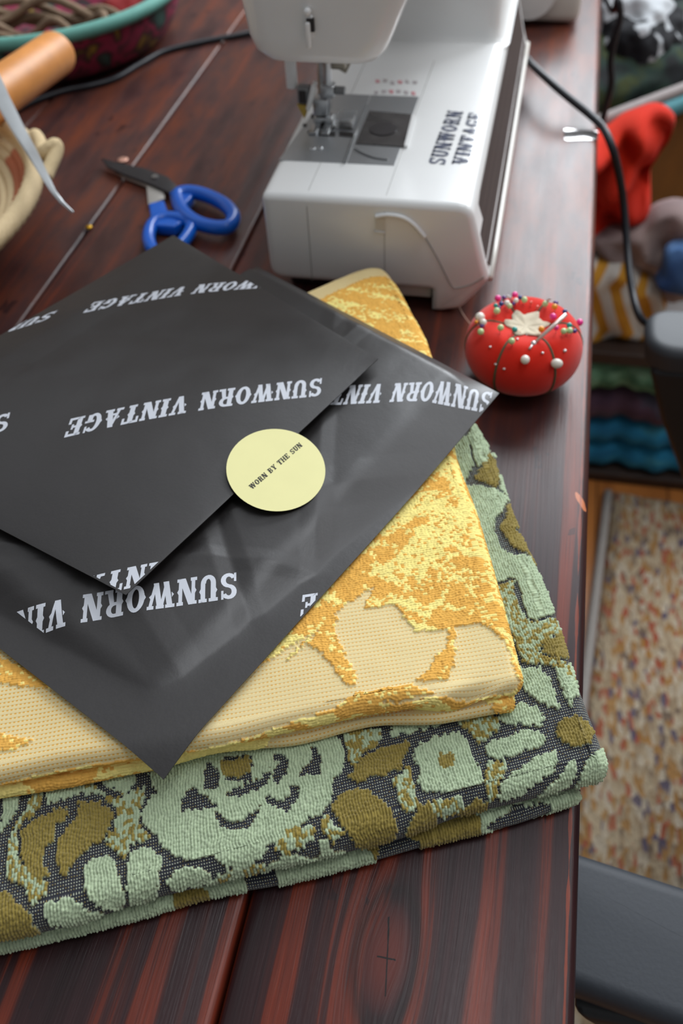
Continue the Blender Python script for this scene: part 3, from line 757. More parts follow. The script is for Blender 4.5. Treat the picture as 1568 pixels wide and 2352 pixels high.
GOLD = np.array(srgb(232, 178, 88)[:3]); PALE = np.array(srgb(250, 232, 144)[:3]); CREAM = np.array(srgb(244, 228, 176)[:3])
def mat_yellow():
    t = NT('yellow_jacquard_terry')
    tint = t.n('ShaderNodeAttribute', attribute_name='tint').outputs['Color']
    wv = t.n('ShaderNodeAttribute', attribute_name='weave').outputs['Fac']
    dsh = t.n('ShaderNodeAttribute', attribute_name='dash').outputs['Fac']
    uv = t.uv(); sep = t.n('ShaderNodeSeparateXYZ'); t.L(uv, sep.inputs[0]); u, v = sep.outputs[0], sep.outputs[1]
    jit = t.noise(uv, 500, 2)
    su = t.math('SINE', t.math('ADD', t.math('MULTIPLY', u, 2 * PI / 0.0019), t.math('MULTIPLY', jit, 1.5)))
    sv = t.math('SINE', t.math('ADD', t.math('MULTIPLY', v, 2 * PI / 0.0022), t.math('MULTIPLY', jit, 0.6)))
    rows = t.math('MULTIPLY', t.math('SUBTRACT', sv, 0.35), 3.0, clamp=True)
    dots = t.math('MULTIPLY', rows, t.math('MULTIPLY', t.math('ADD', su, 0.15), 2.2, clamp=True))
    nz = t.noise(t.mapping(uv, (90, 60, 1)), 1.0, 3)
    m = t.math('MULTIPLY', dots, t.math('MULTIPLY_ADD', dsh, 0.7, t.math('MULTIPLY', nz, 1.3)), clamp=True)
    fu = t.math('SINE', t.math('MULTIPLY', u, 2 * PI / 0.00063)); fv = t.math('SINE', t.math('MULTIPLY', v, 2 * PI / 0.0006))
    weave = t.math('MULTIPLY_ADD', t.math('MULTIPLY', fu, fv), 0.5, 0.5)
    cream = t.mix(t.math('MULTIPLY', weave, 0.5), srgb(238, 220, 170), srgb(206, 184, 124))
    wc = t.mix(m, cream, srgb(228, 174, 84))
    base = t.mix(wv, tint, wc)
    fib = t.noise(uv, 3500, 3, 0.7)
    base = t.mix(t.math('MULTIPLY', t.math('SUBTRACT', 0.6, fib, clamp=True), 0.4), base, srgb(150, 96, 30))
    t.color(base).set(Roughness=0.95, Specular_IOR_Level=0.12)
    t.bump(t.math('ADD', t.math('MULTIPLY', t.math('ADD', t.math('MULTIPLY', weave, 0.5), t.math('MULTIPLY', rows, -0.5)), wv), t.math('MULTIPLY', fib, 0.6)), 0.7, 0.0004)
    return t.m
YELLOW_MAT = mat_yellow()
def yellow_layer(slab, name, parent, aa, bb, second=False, seed=80):
    AA, BB = np.meshgrid(aa, bb, indexing='ij'); a = AA.ravel(); b = BB.ravel()
    cb_, ca_, prof, iv, iu = tufts(b, a, 0.00135, 0.00175, seed)
    rnd = hsh(iu, iv, seed + 3); rnd2 = hsh(iu, iv, seed + 5)
    ang = (ca_ * 0.8 + cb_ * 0.9)
    st = fbm(ca_ / 0.020 + cb_ / 0.030, cb_ / 0.0065 - ca_ / 0.011, seed + 7, 3)
    gold = st + (rnd - 0.5) * 0.34 > 0.445
    if not second:
        reg = regions(ca_, cb_, YELLOW_PATTERN, {'w': 1, 'g': 2, 'p': 3})
        weave = (reg == 1)
        gold = np.where(reg == 2, rnd > 0.12, np.where(reg == 3, rnd > 0.86, gold))
        Le = slab.L - slab.taper * np.maximum(ca_, 0) - slab.rc * np.exp(-np.maximum(ca_, 0) / 0.009)
        hem = cb_ > Le - 0.018
        weave = weave | hem; gold = np.where((cb_ > Le - 0.0215) & ~hem, True, gold)
        dash = np.clip((ca_ - 0.13) / 0.06, 0, 1)
    else:
        weave = fbm(ca_ / 0.05 + 3, cb_ / 0.015, seed + 31, 2) > 0.56
        dash = np.full(a.shape, 0.4)
        gold = fbm(ca_ / 0.03, cb_ / 0.01, seed + 33, 2) + (rnd - 0.5) * 0.3 > 0.5
    tint = np.where(gold[:, None], GOLD, PALE) * (0.90 + 0.16 * rnd2)[:, None]
    lift = np.where(weave, 0.0, 0.0002 + 0.0011 * prof + 0.0002 * (hsh((a / 0.00047).astype(int), (b / 0.00047).astype(int), 6) - 0.5))
    p = slab.pos(a, b, lift)
    # the fold at the near corner is bunched
    if not second:
        d = np.exp(-(((a - 0.035) / 0.028) ** 2 + ((b + 0.004) / 0.008) ** 2))
        p[:, 2] += 0.0030 * d * np.sin(a / 0.0055 + b / 0.003)
    return grid_mesh(name, p, len(aa), len(bb), YELLOW_MAT, parent, np.stack([a, b], -1), {'tint': tint, 'weave': weave.astype(float), 'dash': dash})
yt = empty('folded_towel', (YEL.c[0] - 0.1, YEL.c[1] + 0.12, 0.027), 'yellow and gold patterned towel, folded on top of the green one', 'towel')
r = YEL.r
yellow_layer(YEL, 'upper_fold', yt, spaced((-r * 2.1, 0.25, 0.00045), (0.25, 0.34, 0.0015)), spaced((-r * 2.1, 0.22, 0.00045), (0.22, 0.362 + r * 2.1, 0.0007)))
r = YEL2.r
yellow_layer(YEL2, 'lower_fold', yt, spaced((-r * 2.1, 0.27, 0.00045), (0.27, 0.33, 0.002)), spaced((-r * 2.1, 0.012, 0.00045), (0.012, 0.35, 0.0015)), second=True)
adopt(yt)
# ------------------------------------------------------------------ packages
def mat_paper():
    t = NT('black_satin_paper'); co = t.obj()
    f = t.noise(co, 900, 3); g = t.noise(co, 26, 4)
    t.color(t.ramp(f, [(0.3, srgb(26, 23, 23)), (0.7, srgb(31, 28, 28))]))
    t.set(Roughness=t.math('ADD', t.math('MULTIPLY', g, 0.20), 0.30), Specular_IOR_Level=0.7)
    h = t.noise(co, 240, 3, 0.6)
    t.bump(t.math('ADD', t.math('ADD', t.math('MULTIPLY', f, 0.08), t.math('MULTIPLY', h, 0.16)), g), 0.3, 0.0012)
    return t.m
PAPER = mat_paper()
INK = simple('pale_grey_ink', srgb(196, 200, 208), 0.55, var=0.03)
def support(X, Y, sl=YEL):
    """height of the cloth under the packages"""
    dx = X - sl.c[0]; dy = Y - sl.c[1]
    a = sl.inv[0, 0] * dx + sl.inv[0, 1] * dy; b = sl.inv[1, 0] * dx + sl.inv[1, 1] * dy
    d = np.minimum(np.minimum(a, b), np.minimum(sl.W - a, sl.L - sl.taper * np.maximum(a, 0) - b))
    topz = sl.zc + sl.r + 0.0022
    k = np.maximum(0, 0.004 - d)
    z = topz - 0.42 * (np.sqrt(k * k + 0.006 ** 2) - 0.006)
    return np.maximum(z, 0.0282)
def below_upper(X, Y): return support(X, Y)
class Laid:
    """a paper face resting on what lies below it"""
    def __init__(s, pap, sup, gap): s.p, s.sup, s.gap = pap, sup, gap
    def top(s, a, b, lift=0.0):
        q = s.p.pos(a, b)
        if s.sup is not None:
            m = s.sup(q[..., 0], q[..., 1]) + s.gap; w = 0.0025
            q[..., 2] = np.where(m > q[..., 2], m, q[..., 2]) + w * np.exp(-np.abs(q[..., 2] - m) / w) * 0.35
        q[..., 2] += lift
        return q
def make_package(name, laid, label, group, n=150):
    s = np.linspace(0, 1, n); s = 0.5 - 0.5 * np.cos(s * PI) * 0.35 - (0.5 - s) * 0 - 0.0 + 0.0 if False else s
    A_, B_ = np.meshgrid(s, s, indexing='ij')
    T_ = laid.top(A_, B_)
    base = laid.p.pos(A_, B_); flat = base.copy()
    f = lambda v: np.maximum(0, 1 - np.abs(2 * v - 1) ** 6) ** 0.5
    body = T_.copy(); low = laid.sup(T_[..., 0], T_[..., 1]) + 0.0006 if laid.sup is not None else T_[..., 2] - 0.01
    thick = np.minimum(T_[..., 2] - low, 0.016)
    body[..., 2] = T_[..., 2] - np.maximum(0.0005, (thick) * f(A_) * f(B_))
    root = empty(name, tuple(T_[n // 2, n // 2] - np.array([0, 0, 0.012])), label, 'package', group)
    V = np.concatenate([T_.reshape(-1, 3), body.reshape(-1, 3)])
    N = n * n
    r = np.arange(n - 1)[:, None]; c = np.arange(n - 1)[None, :]; a = r * n + c
    q1 = np.stack([a, a + n, a + n + 1, a + 1], -1).reshape(-1, 4)
    q2 = q1[:, ::-1] + N
    edge = [i for i in range(n - 1)]
    rim = []
    for k in range(n - 1):
        rim += [(k, k + 1, k + 1 + N, k + N), ((n - 1) * n + k + 1, (n - 1) * n + k, (n - 1) * n + k + N, (n - 1) * n + k + 1 + N),
                ((k + 1) * n, k * n, k * n + N, (k + 1) * n + N), (k * n + n - 1, (k + 1) * n + n - 1, (k + 1) * n + n - 1 + N, k * n + n - 1 + N)]
    F_ = np.concatenate([q1, q2, np.array(rim)])
    me = bpy.data.meshes.new('wrapper'); me.from_pydata(V.tolist(), [], F_.tolist()); me.update()
    o = link('wrapper', me, PAPER, root)
    me.set_sharp_from_angle(angle=math.radians(60))
    return root, o
LOW = Laid(LOWER, support, 0.0012)
def lower_top(X, Y):   # height of the lower package by nearest sample
    return _lowgrid(X, Y)
_n = 220
_ga, _gb = np.meshgrid(np.linspace(0, 1, _n), np.linspace(0, 1, _n), indexing='ij')
_gp = LOW.top(_ga, _gb).reshape(-1, 3)
_cell = 0.002
_x0, _y0 = _gp[:, 0].min(), _gp[:, 1].min()
_H = np.zeros((int((_gp[:, 0].max() - _x0) / _cell) + 2, int((_gp[:, 1].max() - _y0) / _cell) + 2))
np.maximum.at(_H, (((_gp[:, 0] - _x0) / _cell).astype(int), ((_gp[:, 1] - _y0) / _cell).astype(int)), _gp[:, 2])
for _k in range(3):   # soften and spread
    _Hp = np.pad(_H, 1, mode='edge'); _H = np.maximum(_H, 0) * 0.5 + 0.125 * (_Hp[2:, 1:-1] + _Hp[:-2, 1:-1] + _Hp[1:-1, 2:] + _Hp[1:-1, :-2])
def _lowgrid(X, Y):
    i = np.clip(((X - _x0) / _cell).astype(int), 0, _H.shape[0] - 1); j = np.clip(((Y - _y0) / _cell).astype(int), 0, _H.shape[1] - 1)
    return np.maximum(_H[i, j], support(X, Y))
UPP = Laid(UPPER, _lowgrid, 0.0010)
low_pkg, low_wrap = make_package('paper_package', LOW, 'larger black paper package, the lower one, lying on the yellow towel', None, 220)
up_pkg, up_wrap = make_package('paper_package', UPP, 'smaller black paper package lying on top of the other, closed by a round sticker', None, 200)
SV = 'SUNWORN VINTAGE'
def put(root, laid, p0, v, cap, txt=SV, tmin=0.004):
    o = lettering('lettering', txt, (p0, (p0[0] + v[0], p0[1] + v[1]), cap), lambda a, b, l: laid.top(a, b, l), INK, root, 0.012, tmin=tmin)
    if o: o['label'] = 'pale grey printed letters'
put(up_wrap, UPP, (0.9273, 0.8321), (-0.4286, -0.5138), (0.039, -0.053))
put(up_wrap, UPP, (0.520, 1.1175), (-0.3900, -0.4634), (0.020, -0.048))
put(up_wrap, UPP, (1.264, 0.434), (-0.4286, -0.5138), (0.034, -0.052))
put(up_wrap, UPP, (0.350, 0.262), (-0.40, -0.49), (0.045, -0.045))
put(up_wrap, UPP, (0.060, 0.590), (-0.40, -0.49), (0.014, -0.045))
put(low_wrap, LOW, (0.8271, 0.3333), (-0.444, -0.379), (0.0426, -0.0376), tmin=0.060)
put(low_wrap, LOW, (0.985, 0.995), (-0.427, -0.280), (0.030, -0.050))
put(low_wrap, LOW, (1.393, 0.745), (-0.430, -0.370), (0.030, -0.036))
adopt(low_pkg); adopt(up_pkg)

# round sticker closing the upper package onto the lower one
def both_top(X, Y):
    return X
_up = UPP.top(_ga, _gb).reshape(-1, 3)
_H2 = _H.copy() * 0 - 1
_ii = np.clip(((_up[:, 0] - _x0) / _cell).astype(int), 0, _H.shape[0] - 1); _jj = np.clip(((_up[:, 1] - _y0) / _cell).astype(int), 0, _H.shape[1] - 1)
_H2[:] = _H
np.maximum.at(_H2, (_ii, _jj), _up[:, 2])
_H3 = _H2.copy()
for _k in range(14):
    _Hp = np.pad(_H3, 1, mode='edge'); _H3 = np.maximum(0.25 * (_Hp[2:, 1:-1] + _Hp[:-2, 1:-1] + _Hp[1:-1, 2:] + _Hp[1:-1, :-2]), _H2)
for _k in range(4):
    _Hp = np.pad(_H3, 1, mode='edge'); _H3 = 0.2 * (_H3 + _Hp[2:, 1:-1] + _Hp[:-2, 1:-1] + _Hp[1:-1, 2:] + _Hp[1:-1, :-2])
def topz(x, y):
    fx = (x - _x0) / _cell - 0.5; fy = (y - _y0) / _cell - 0.5
    i = int(fx); j = int(fy); u = fx - i; v = fy - j
    return (_H3[i, j] * (1 - u) + _H3[i + 1, j] * u) * (1 - v) + (_H3[i, j + 1] * (1 - u) + _H3[i + 1, j + 1] * u) * v
def on_stack(px, py):
    z = 0.08
    for _ in range(12): p = P(px, py, z); z = z * 0.5 + 0.5 * topz(p.x, p.y)
    return Vector((p.x, p.y, z))
STK = simple('pale_yellow_label', srgb(229, 224, 160), 0.55, var=0.02)
cen = on_stack(635, 1087)
pts = [on_stack(635 + 113 * math.cos(a), 1087 + 94.5 * math.sin(a)) for a in (0, PI / 2, PI, 3 * PI / 2)]
ex = (pts[0] - pts[2]) / 2; ey = (pts[3] - pts[1]) / 2; c0 = (pts[0] + pts[1] + pts[2] + pts[3]) / 4
# stiff label: a plane laid over both papers
_sp = []
for k in range(1, 9):
    for m in range(32):
        p = c0 + ex * (k / 8 * math.cos(2 * PI * m / 32)) + ey * (k / 8 * math.sin(2 * PI * m / 32)); _sp.append((p.x, p.y, topz(p.x, p.y)))
_sp = np.array(_sp); _A = np.stack([_sp[:, 0] - c0.x, _sp[:, 1] - c0.y, np.ones(len(_sp))], 1)
_co = np.linalg.lstsq(_A, _sp[:, 2], rcond=None)[0]
_res = (_sp[:, 2] - _A @ _co).max()
def stz(x, y):
    return _co[0] * (x - c0.x) + _co[1] * (y - c0.y) + _co[2] + _res * 1.0 + 0.0004
bm = bmesh.new(); rings = []
for k in range(15):
    rr = k / 14.0; row = []
    for m in range(64 if k else 1):
        a = 2 * PI * m / 64
        p = c0 + ex * (rr * math.cos(a)) + ey * (rr * math.sin(a))
        row.append(bm.verts.new((p.x, p.y, stz(p.x, p.y))))
    rings.append(row)
for m in range(64): bm.faces.new((rings[0][0], rings[1][m], rings[1][(m + 1) % 64]))
for k in range(1, 14):
    for m in range(64): bm.faces.new((rings[k][m], rings[k + 1][m], rings[k + 1][(m + 1) % 64], rings[k][(m + 1) % 64]))
ex_ = bmesh.ops.extrude_face_region(bm, geom=bm.faces[:])
bmesh.ops.translate(bm, vec=(0, 0, -0.00012), verts=[g for g in ex_['geom'] if isinstance(g, bmesh.types.BMVert)])
bmesh.ops.recalc_face_normals(bm, faces=bm.faces)
stk = empty('round_sticker', tuple(c0), 'round pale yellow sticker bridging the two black packages', 'sticker')
frombm('disc', bm, STK, stk, auto=30)
INKD = simple('dark_ink', srgb(38, 36, 30), 0.6, var=0.03)
w0 = on_stack(581, 1139); w1 = on_stack(697, 1040); wc = on_stack(572, 1127) - w0
def stsurf(a, b, l):
    out = []
    for x_, y_ in zip(a, b): out.append((x_, y_, stz(x_, y_) + l))
    return np.array(out)
o = lettering('lettering', 'WORN BY THE SUN', ((w0.x, w0.y), (w1.x, w1.y), (wc.x, wc.y)), stsurf, INKD, stk, 0.0015, clip=False, lift=0.0001)
o['label'] = 'dark printed letters'
adopt(stk)
# ------------------------------------------------------------------ sewing machine
WHITE = simple('white_glossy_plastic', srgb(226, 227, 226), 0.30, var=0.015, scale=20, Specular_IOR_Level=0.5, Coat_Weight=0.3, Coat_Roughness=0.12)
WHITE2 = simple('warm_white_plastic', srgb(206, 203, 195), 0.35, var=0.02, scale=20)
GREYP = simple('grey_plastic', srgb(120, 121, 122), 0.4, var=0.05)
STEEL = simple('brushed_steel', srgb(190, 192, 194), 0.28, 1.0, var=0.05)
PLATE = simple('satin_steel_plate', srgb(168, 171, 174), 0.34, 0.75, var=0.04, scale=30)
DARKM = simple('dark_recess_plastic', srgb(40, 36, 36), 0.4, var=0.1)
NAVY = simple('navy_vinyl', srgb(38, 48, 78), 0.5, var=0.03)
RED = simple('faded_red_print', srgb(205, 140, 146), 0.6, var=0.05)
CLEAR = NT('clear_smoked_plastic'); CLEAR.color((0.75, 0.77, 0.78, 1)).set(Roughness=0.12, Transmission_Weight=0.9, IOR=1.3); CLEAR = CLEAR.m
def rounded(poly, rads, n=6):
    out = []; N = len(poly)
    for i in range(N):
        p = Vector((*poly[i], 0)); a = Vector((*poly[i - 1], 0)) - p; b = Vector((*poly[(i + 1) % N], 0)) - p
        r = rads[i] if isinstance(rads, (list, tuple)) else rads
        if r <= 0: out.append((p.x, p.y)); continue
        ang = a.angle(b); d = min(r / math.tan(ang / 2), a.length * 0.48, b.length * 0.48)
        s = p + a.normalized() * d; e = p + b.normalized() * d
        for k in range(n + 1):
            t = k / n; q = s * (1 - t) ** 2 + p * 2 * t * (1 - t) + e * t * t; out.append((q.x, q.y))
    return out
def inset(poly, d):
    N = len(poly); out = []
    area = sum(poly[i][0] * poly[(i + 1) % N][1] - poly[(i + 1) % N][0] * poly[i][1] for i in range(N))
    sg = 1 if area > 0 else -1
    for i in range(N):
        p0 = Vector(poly[i - 1]); p = Vector(poly[i]); p1 = Vector(poly[(i + 1) % N])
        u = (p - p0).normalized(); v = (p1 - p).normalized()
        n1 = Vector((-u.y, u.x)) * sg; n2 = Vector((-v.y, v.x)) * sg
        m = (n1 + n2); m = m.normalized() / max(0.35, m.normalized().dot(n1)); out.append(tuple(p + m * d))
    return out
def loft(name, sections, mat, parent=None, cap=True, auto=50):
    bm = bmesh.new(); rows = [[bm.verts.new(v) for v in s] for s in sections]; n = len(rows[0])
    for i in range(len(rows) - 1):
        for k in range(n): bm.faces.new((rows[i][k], rows[i][(k + 1) % n], rows[i + 1][(k + 1) % n], rows[i + 1][k]))
    if cap: bm.faces.new(rows[0][::-1]); bm.faces.new(rows[-1])
    bmesh.ops.recalc_face_normals(bm, faces=bm.faces)
    return frombm(name, bm, mat, parent, auto=auto)
def soft_prism(name, poly, y0, y1, rad, mat, parent, back=False, axis='Y'):
    f = (lambda p, h: (p[0], h, p[1])) if axis == 'Y' else (lambda p, h: (p[0], p[1], h))
    secs = []
    for k in range(6):
        a = PI / 2 * k / 5; secs.append([f(p, y0 + rad * (1 - math.sin(a))) for p in inset(poly, rad * (1 - math.cos(a)))])
    secs = []
    for k in range(7):
        a = PI / 2 * k / 6
        secs.append([f(p, y0 + rad * (1 - math.sin(a))) for p in inset(poly, rad * (1 - math.cos(a)))][:] if False else [f(p, y0 + rad * (1 - math.sin(a))) for p in inset(poly, rad * (1 - math.cos(a)))])
    # from the face centre outwards: first section is most inset
    secs = [[f(p, y0 + rad * (1 - math.sin(a))) for p in inset(poly, rad * (1 - math.sin(PI / 2 - a + 0) if False else rad * 0 + rad * (1 - math.cos(PI / 2 - a)))) ] for a in [PI / 2 * k / 6 for k in range(6, -1, -1)]]
    if y1 < y0: pass
    secs.append([f(p, y1) for p in poly])
    return loft(name, secs, mat, parent)
sm = empty('sewing_machine', (-0.165, 0.78, 0.0), 'white sewing machine with grey needle plate standing at the back of the table', 'sewing machine')
bodyp = rounded([(-0.2440, 0.0180), (-0.2445, 0.0885), (-0.0955, 0.0885), (-0.0835, 0.0450), (-0.0785, 0.0310), (-0.098, 0.0040), (-0.1125, 0.0004), (-0.1200, 0.0004), (-0.1205, 0.0190)],
                [0.012, 0.0075, 0.013, 0.03, 0.006, 0.014, 0.004, 0.0, 0.002])
# front and rear halves of the bed, front face rounded over
def bed_part(name, x0, x1, y0, y1, mat):
    pass
secs = []
rad = 0.0055; y0 = 0.5625
for k in range(7):
    a = PI / 2 * k / 6
    secs.append([(p[0], y0 + rad * (1 - math.sin(a)), p[1]) for p in inset(bodyp, rad * (1 - math.cos(a)) if False else rad * (1 - math.cos(a)))])
secs = [[(p[0], y0 + rad * (1 - math.cos(a)), p[1]) for p in inset(bodyp, rad * (1 - math.sin(a)))] for a in [PI / 2 * k / 6 for k in range(7)]]
secs.append([(p[0], 0.995, p[1]) for p in bodyp])
loft('bed', secs, WHITE, sm)
# panel joints
SEAM = simple('panel_joint', srgb(150, 150, 146), 0.6)
for xx, x2 in ((-0.2110, -0.2110), (-0.1555, -0.1520)):
    bm = bmesh.new(); box(bm, xx - 0.0002, xx + 0.0002, 0.56225, 0.5635, 0.0195, 0.080)
    frombm('joint', bm, SEAM, sm, smooth=False)
    tube('joint', [(xx, 0.5625, 0.080), (xx, 0.5648, 0.0870), (xx, 0.570, 0.0884), (x2 + (xx - x2) * 0.5, 0.70, 0.0885), (x2, 0.80, 0.0885)], 0.00025, SEAM, sm, seg=6)
# moulded lip of the accessory catch on the front
lip = [PY(*q, 0.5615) for q in ((862, 498), (890, 494), (925, 500), (952, 518), (975, 545))]
tube('catch_lip', catmull(lip, 8), 0.0016, WHITE, sm, seg=8)
jl = [PY(*q, 0.5622) for q in ((978, 548), (1006, 596), (1036, 655), (1052, 662), (1085, 652), (1112, 636))]
tube('joint', catmull(jl, 8), 0.00045, SEAM, sm, seg=6)
prism('catch_recess', [(PY(*q, 0.5622).x, PY(*q, 0.5622).z) for q in ((862, 502), (884, 500), (884, 530), (862, 528))], 0.5618, 0.564, WHITE2, sm, axis='Y')
tube('catch_lip', [PY(860, 531, 0.5618), PY(884, 534, 0.5618)], 0.0008, WHITE, sm, seg=6)
# accessory drawer seen below
obox('accessory_drawer', -0.150, -0.1215, 0.5705, 0.70, 0.007, 0.0185, WHITE2, sm, 0.0015)
obox('underside', -0.235, -0.125, 0.585, 0.98, 0.0006, 0.0195, DARKM, sm, 0.002)
# right side: dark dotted panel paints in the table's reflection; pale lip
def mat_reflection():
    t = NT('dotted_wood_reflection'); co = t.obj(); v = t.n('ShaderNodeTexVoronoi', inp={'Scale': 330.0, 'Randomness': 0.0}); t.L(co, v.inputs['Vector'])
    t.color(t.ramp(v.outputs['Distance'], [(0.25, srgb(38, 30, 29)), (0.45, srgb(70, 58, 55))])).set(Roughness=0.6, Specular_IOR_Level=0.2); return t.m
pan = []
for (yy) in (0.5705, 0.60, 0.80, 0.985):
    k = 0 if yy > 0.571 else 1
    pan.append([(-0.0925, yy, 0.0795 - 0.004 * k), (-0.0868, yy, 0.058), (-0.0825, yy, 0.0420), (-0.0793, yy, 0.0345 + 0.004 * k), (-0.0815, yy, 0.036 + 0.004 * k), (-0.085, yy, 0.044), (-0.0892, yy, 0.058), (-0.0945, yy, 0.078 - 0.004 * k)])
loft('side_reflection', pan, mat_reflection(), sm)
tube('side_lip', [(-0.0788, 0.566 + 0.43 * k / 10, 0.0315) for k in range(11)], 0.0026, WHITE2, sm, seg=10)
# plate area
plz = 0.0887
def flat(name, pxs, z, th, mat, parent, bev=0.0):
    return prism(name, [(P(*q, z).x, P(*q, z).y) for q in pxs], z - th, z, mat, parent, bev)
pl = flat('needle_plate', ((640, 367), (795, 374), (850, 218), (752, 214)), plz + 0.0003, 0.0008, PLATE, sm)
flat('plate_cover', ((797, 374), (905, 379), (962, 222), (852, 218)), plz + 0.0003, 0.0008, PLATE, sm)
flat('bobbin_cover', ((817, 329), (928, 337), (945, 262), (848, 254)), plz + 0.0009, 0.0006, simple('smoked_bobbin_cover', srgb(66, 64, 64), 0.18, var=0.35, scale=55), sm)
bob = P(880, 300, plz); ocyl('bobbin', (bob.x, bob.y, plz + 0.0009), (bob.x, bob.y, plz + 0.0016), 0.0105, simple('dark_bobbin', srgb(52, 50, 52), 0.3), sm)
flat('cover_latch', ((928, 334), (936, 334), (954, 264), (946, 262)), plz + 0.0022, 0.002, WHITE, sm)
tube('plate_guide', [P(790, 374, plz + 0.0014), P(842, 242, plz + 0.0014)], 0.0009, CLEAR, sm, seg=8)
for dy in (0, 7, 17, 23): # feed teeth and slots
    flat('feed_slot', ((737 - dy * 0.2, 283 + dy), (770, 285 + dy), (769, 289 + dy), (735 - dy * 0.2, 287 + dy)), plz + 0.0008, 0.0004, DARKM, sm)
    flat('feed_slot', ((780, 284 + dy), (812, 287 + dy), (810, 291 + dy), (778, 288 + dy)), plz + 0.0008, 0.0004, DARKM, sm)
for q, rr in (((700, 289), 0.0016), ((711, 305), 0.0016), ((723, 268), 0.0034)):
    c = P(*q, plz); ocyl('plate_screw', (c.x, c.y, plz), (c.x, c.y, plz + 0.0012), rr, DARKM, sm)
for q in ((718, 343), (735, 342)):
    c = P(*q, plz); uvball('plate_screw', (c.x, c.y, plz + 0.0006), 0.0022, STEEL, sm, 16, (1, 1, 0.5))
tube('thread_line', catmull([P(815, 340, plz + 0.0012), P(835, 352, plz + 0.001), P(862, 362, plz + 0.0008), P(890, 366, plz + 0.0008)], 6), 0.0006, GREYP, sm, seg=6)
# threading pictograms
random.seed(3)
for i in range(6):
    for j in range(2):
        x_ = 862 + i * 17 + j * -3; y_ = 184 + j * 24 + random.uniform(-3, 3)
        flat('printed_diagram', ((x_, y_), (x_ + random.uniform(6, 12), y_ + 1), (x_ + 10, y_ + random.uniform(5, 9)), (x_ + 1, y_ + 7)), plz + 0.0002, 0.0002, RED if (i + j) % 3 == 0 else simple('grey_print', srgb(176, 168, 170), 0.6), sm)
# lettering running along the bed
bt = lambda a, b, l: np.stack([a, b, np.where(a > -0.106, 0.0886 - np.maximum(0, a + 0.1072) ** 2 / 0.026, 0.0886) + l], -1)
o = lettering('lettering', 'SUNWORN', ((-0.1205, 0.617), (-0.1165, 0.705), (-0.0125, 0.001)), bt, NAVY, sm, 0.0025, clip=False, lift=0.0002); o['label'] = 'navy letters on the bed, first line'
o = lettering('lettering', 'VINTAGE', ((-0.1045, 0.619), (-0.1005, 0.703), (-0.0115, 0.001)), bt, NAVY, sm, 0.0025, clip=False, lift=0.0003); o['label'] = 'navy letters on the bed, second line'
# column and arm
col = rounded([(-0.250, 0.845), (-0.250, 1.06), (-0.1015, 1.06), (-0.1015, 0.845)], [0.02, 0.02, 0.012, 0.012])
loft('column', [[(p[0], p[1], z) for p in inset(col, d)] for z, d in ((0.085, -0.010), (0.0885, -0.004), (0.094, -0.001), (0.102, 0), (0.28, 0), (0.29, 0.006))], WHITE, sm)
armp = rounded([(-0.262, 0.235), (-0.262, 0.29), (-0.115, 0.29), (-0.115, 0.235)], 0.02)
loft('arm', [[(p[0], y, p[1]) for p in armp] for y in (0.66, 0.80, 1.055)], WHITE, sm)
hw = [(p, z) for p, z in ()]
q0, q1 = P(1262, 62, 0.0), P(1324, 52, 0.0)
obox('motor_housing', -0.1005, -0.0265, 1.132, 1.25, 0.003, 0.055, WHITE2, sm, 0.010, 4)
obox('motor_housing', -0.2400, -0.0950, 0.99, 1.25, 0.006, 0.16, WHITE2, sm, 0.012, 4)
ocyl('hand_wheel', (-0.085, 1.135, 0.040), (-0.085, 1.122, 0.040), 0.030, WHITE, sm, seg=40)
# head
def head_ring(z, x0, x1, yf, yb, r):
    return [(p[0], p[1], z) for p in rounded([(x0, yf), (x0, yb), (x1, yb), (x1, yf)], r)]
H = []
for z, x0, x1, yf, r in ((0.1525, -0.2330, -0.188, 0.634, 0.012), (0.1530, -0.2420, -0.178, 0.626, 0.015), (0.1555, -0.2500, -0.1715, 0.6205, 0.016), (0.161, -0.2575, -0.1655, 0.6185, 0.018), (0.170, -0.2612, -0.1612, 0.618, 0.018), (0.195, -0.2645, -0.1510, 0.617, 0.019), (0.225, -0.266, -0.141, 0.617, 0.02), (0.27, -0.266, -0.130, 0.618, 0.02), (0.295, -0.255, -0.142, 0.63, 0.02)):
    H.append(head_ring(z, x0, x1, yf, 0.735, r))
loft('head', H, WHITE, sm)
# thread cutter lever in its slot on the head face
s0, s1 = PY(713, 22, 0.6165), PY(722, 100, 0.6165)
obox('lever_slot', -0.2165, -0.2120, 0.6158, 0.620, 0.1722, 0.1865, WHITE, sm, 0.001)
obox('lever_slot', -0.2160, -0.2110, 0.6150, 0.618, 0.1768, 0.1850, DARKM, sm)
obox('lever', -0.2168, -0.2135, 0.6125, 0.618, 0.1668, 0.1832, WHITE, sm, 0.0012)
uvball('lever_tip', (-0.2148, 0.6150, 0.1892), 0.0026, WHITE, sm, 16)
obox('arm_slot', -0.1325, -0.1290, 0.70, 0.72, 0.18, 0.195, GREYP, sm)
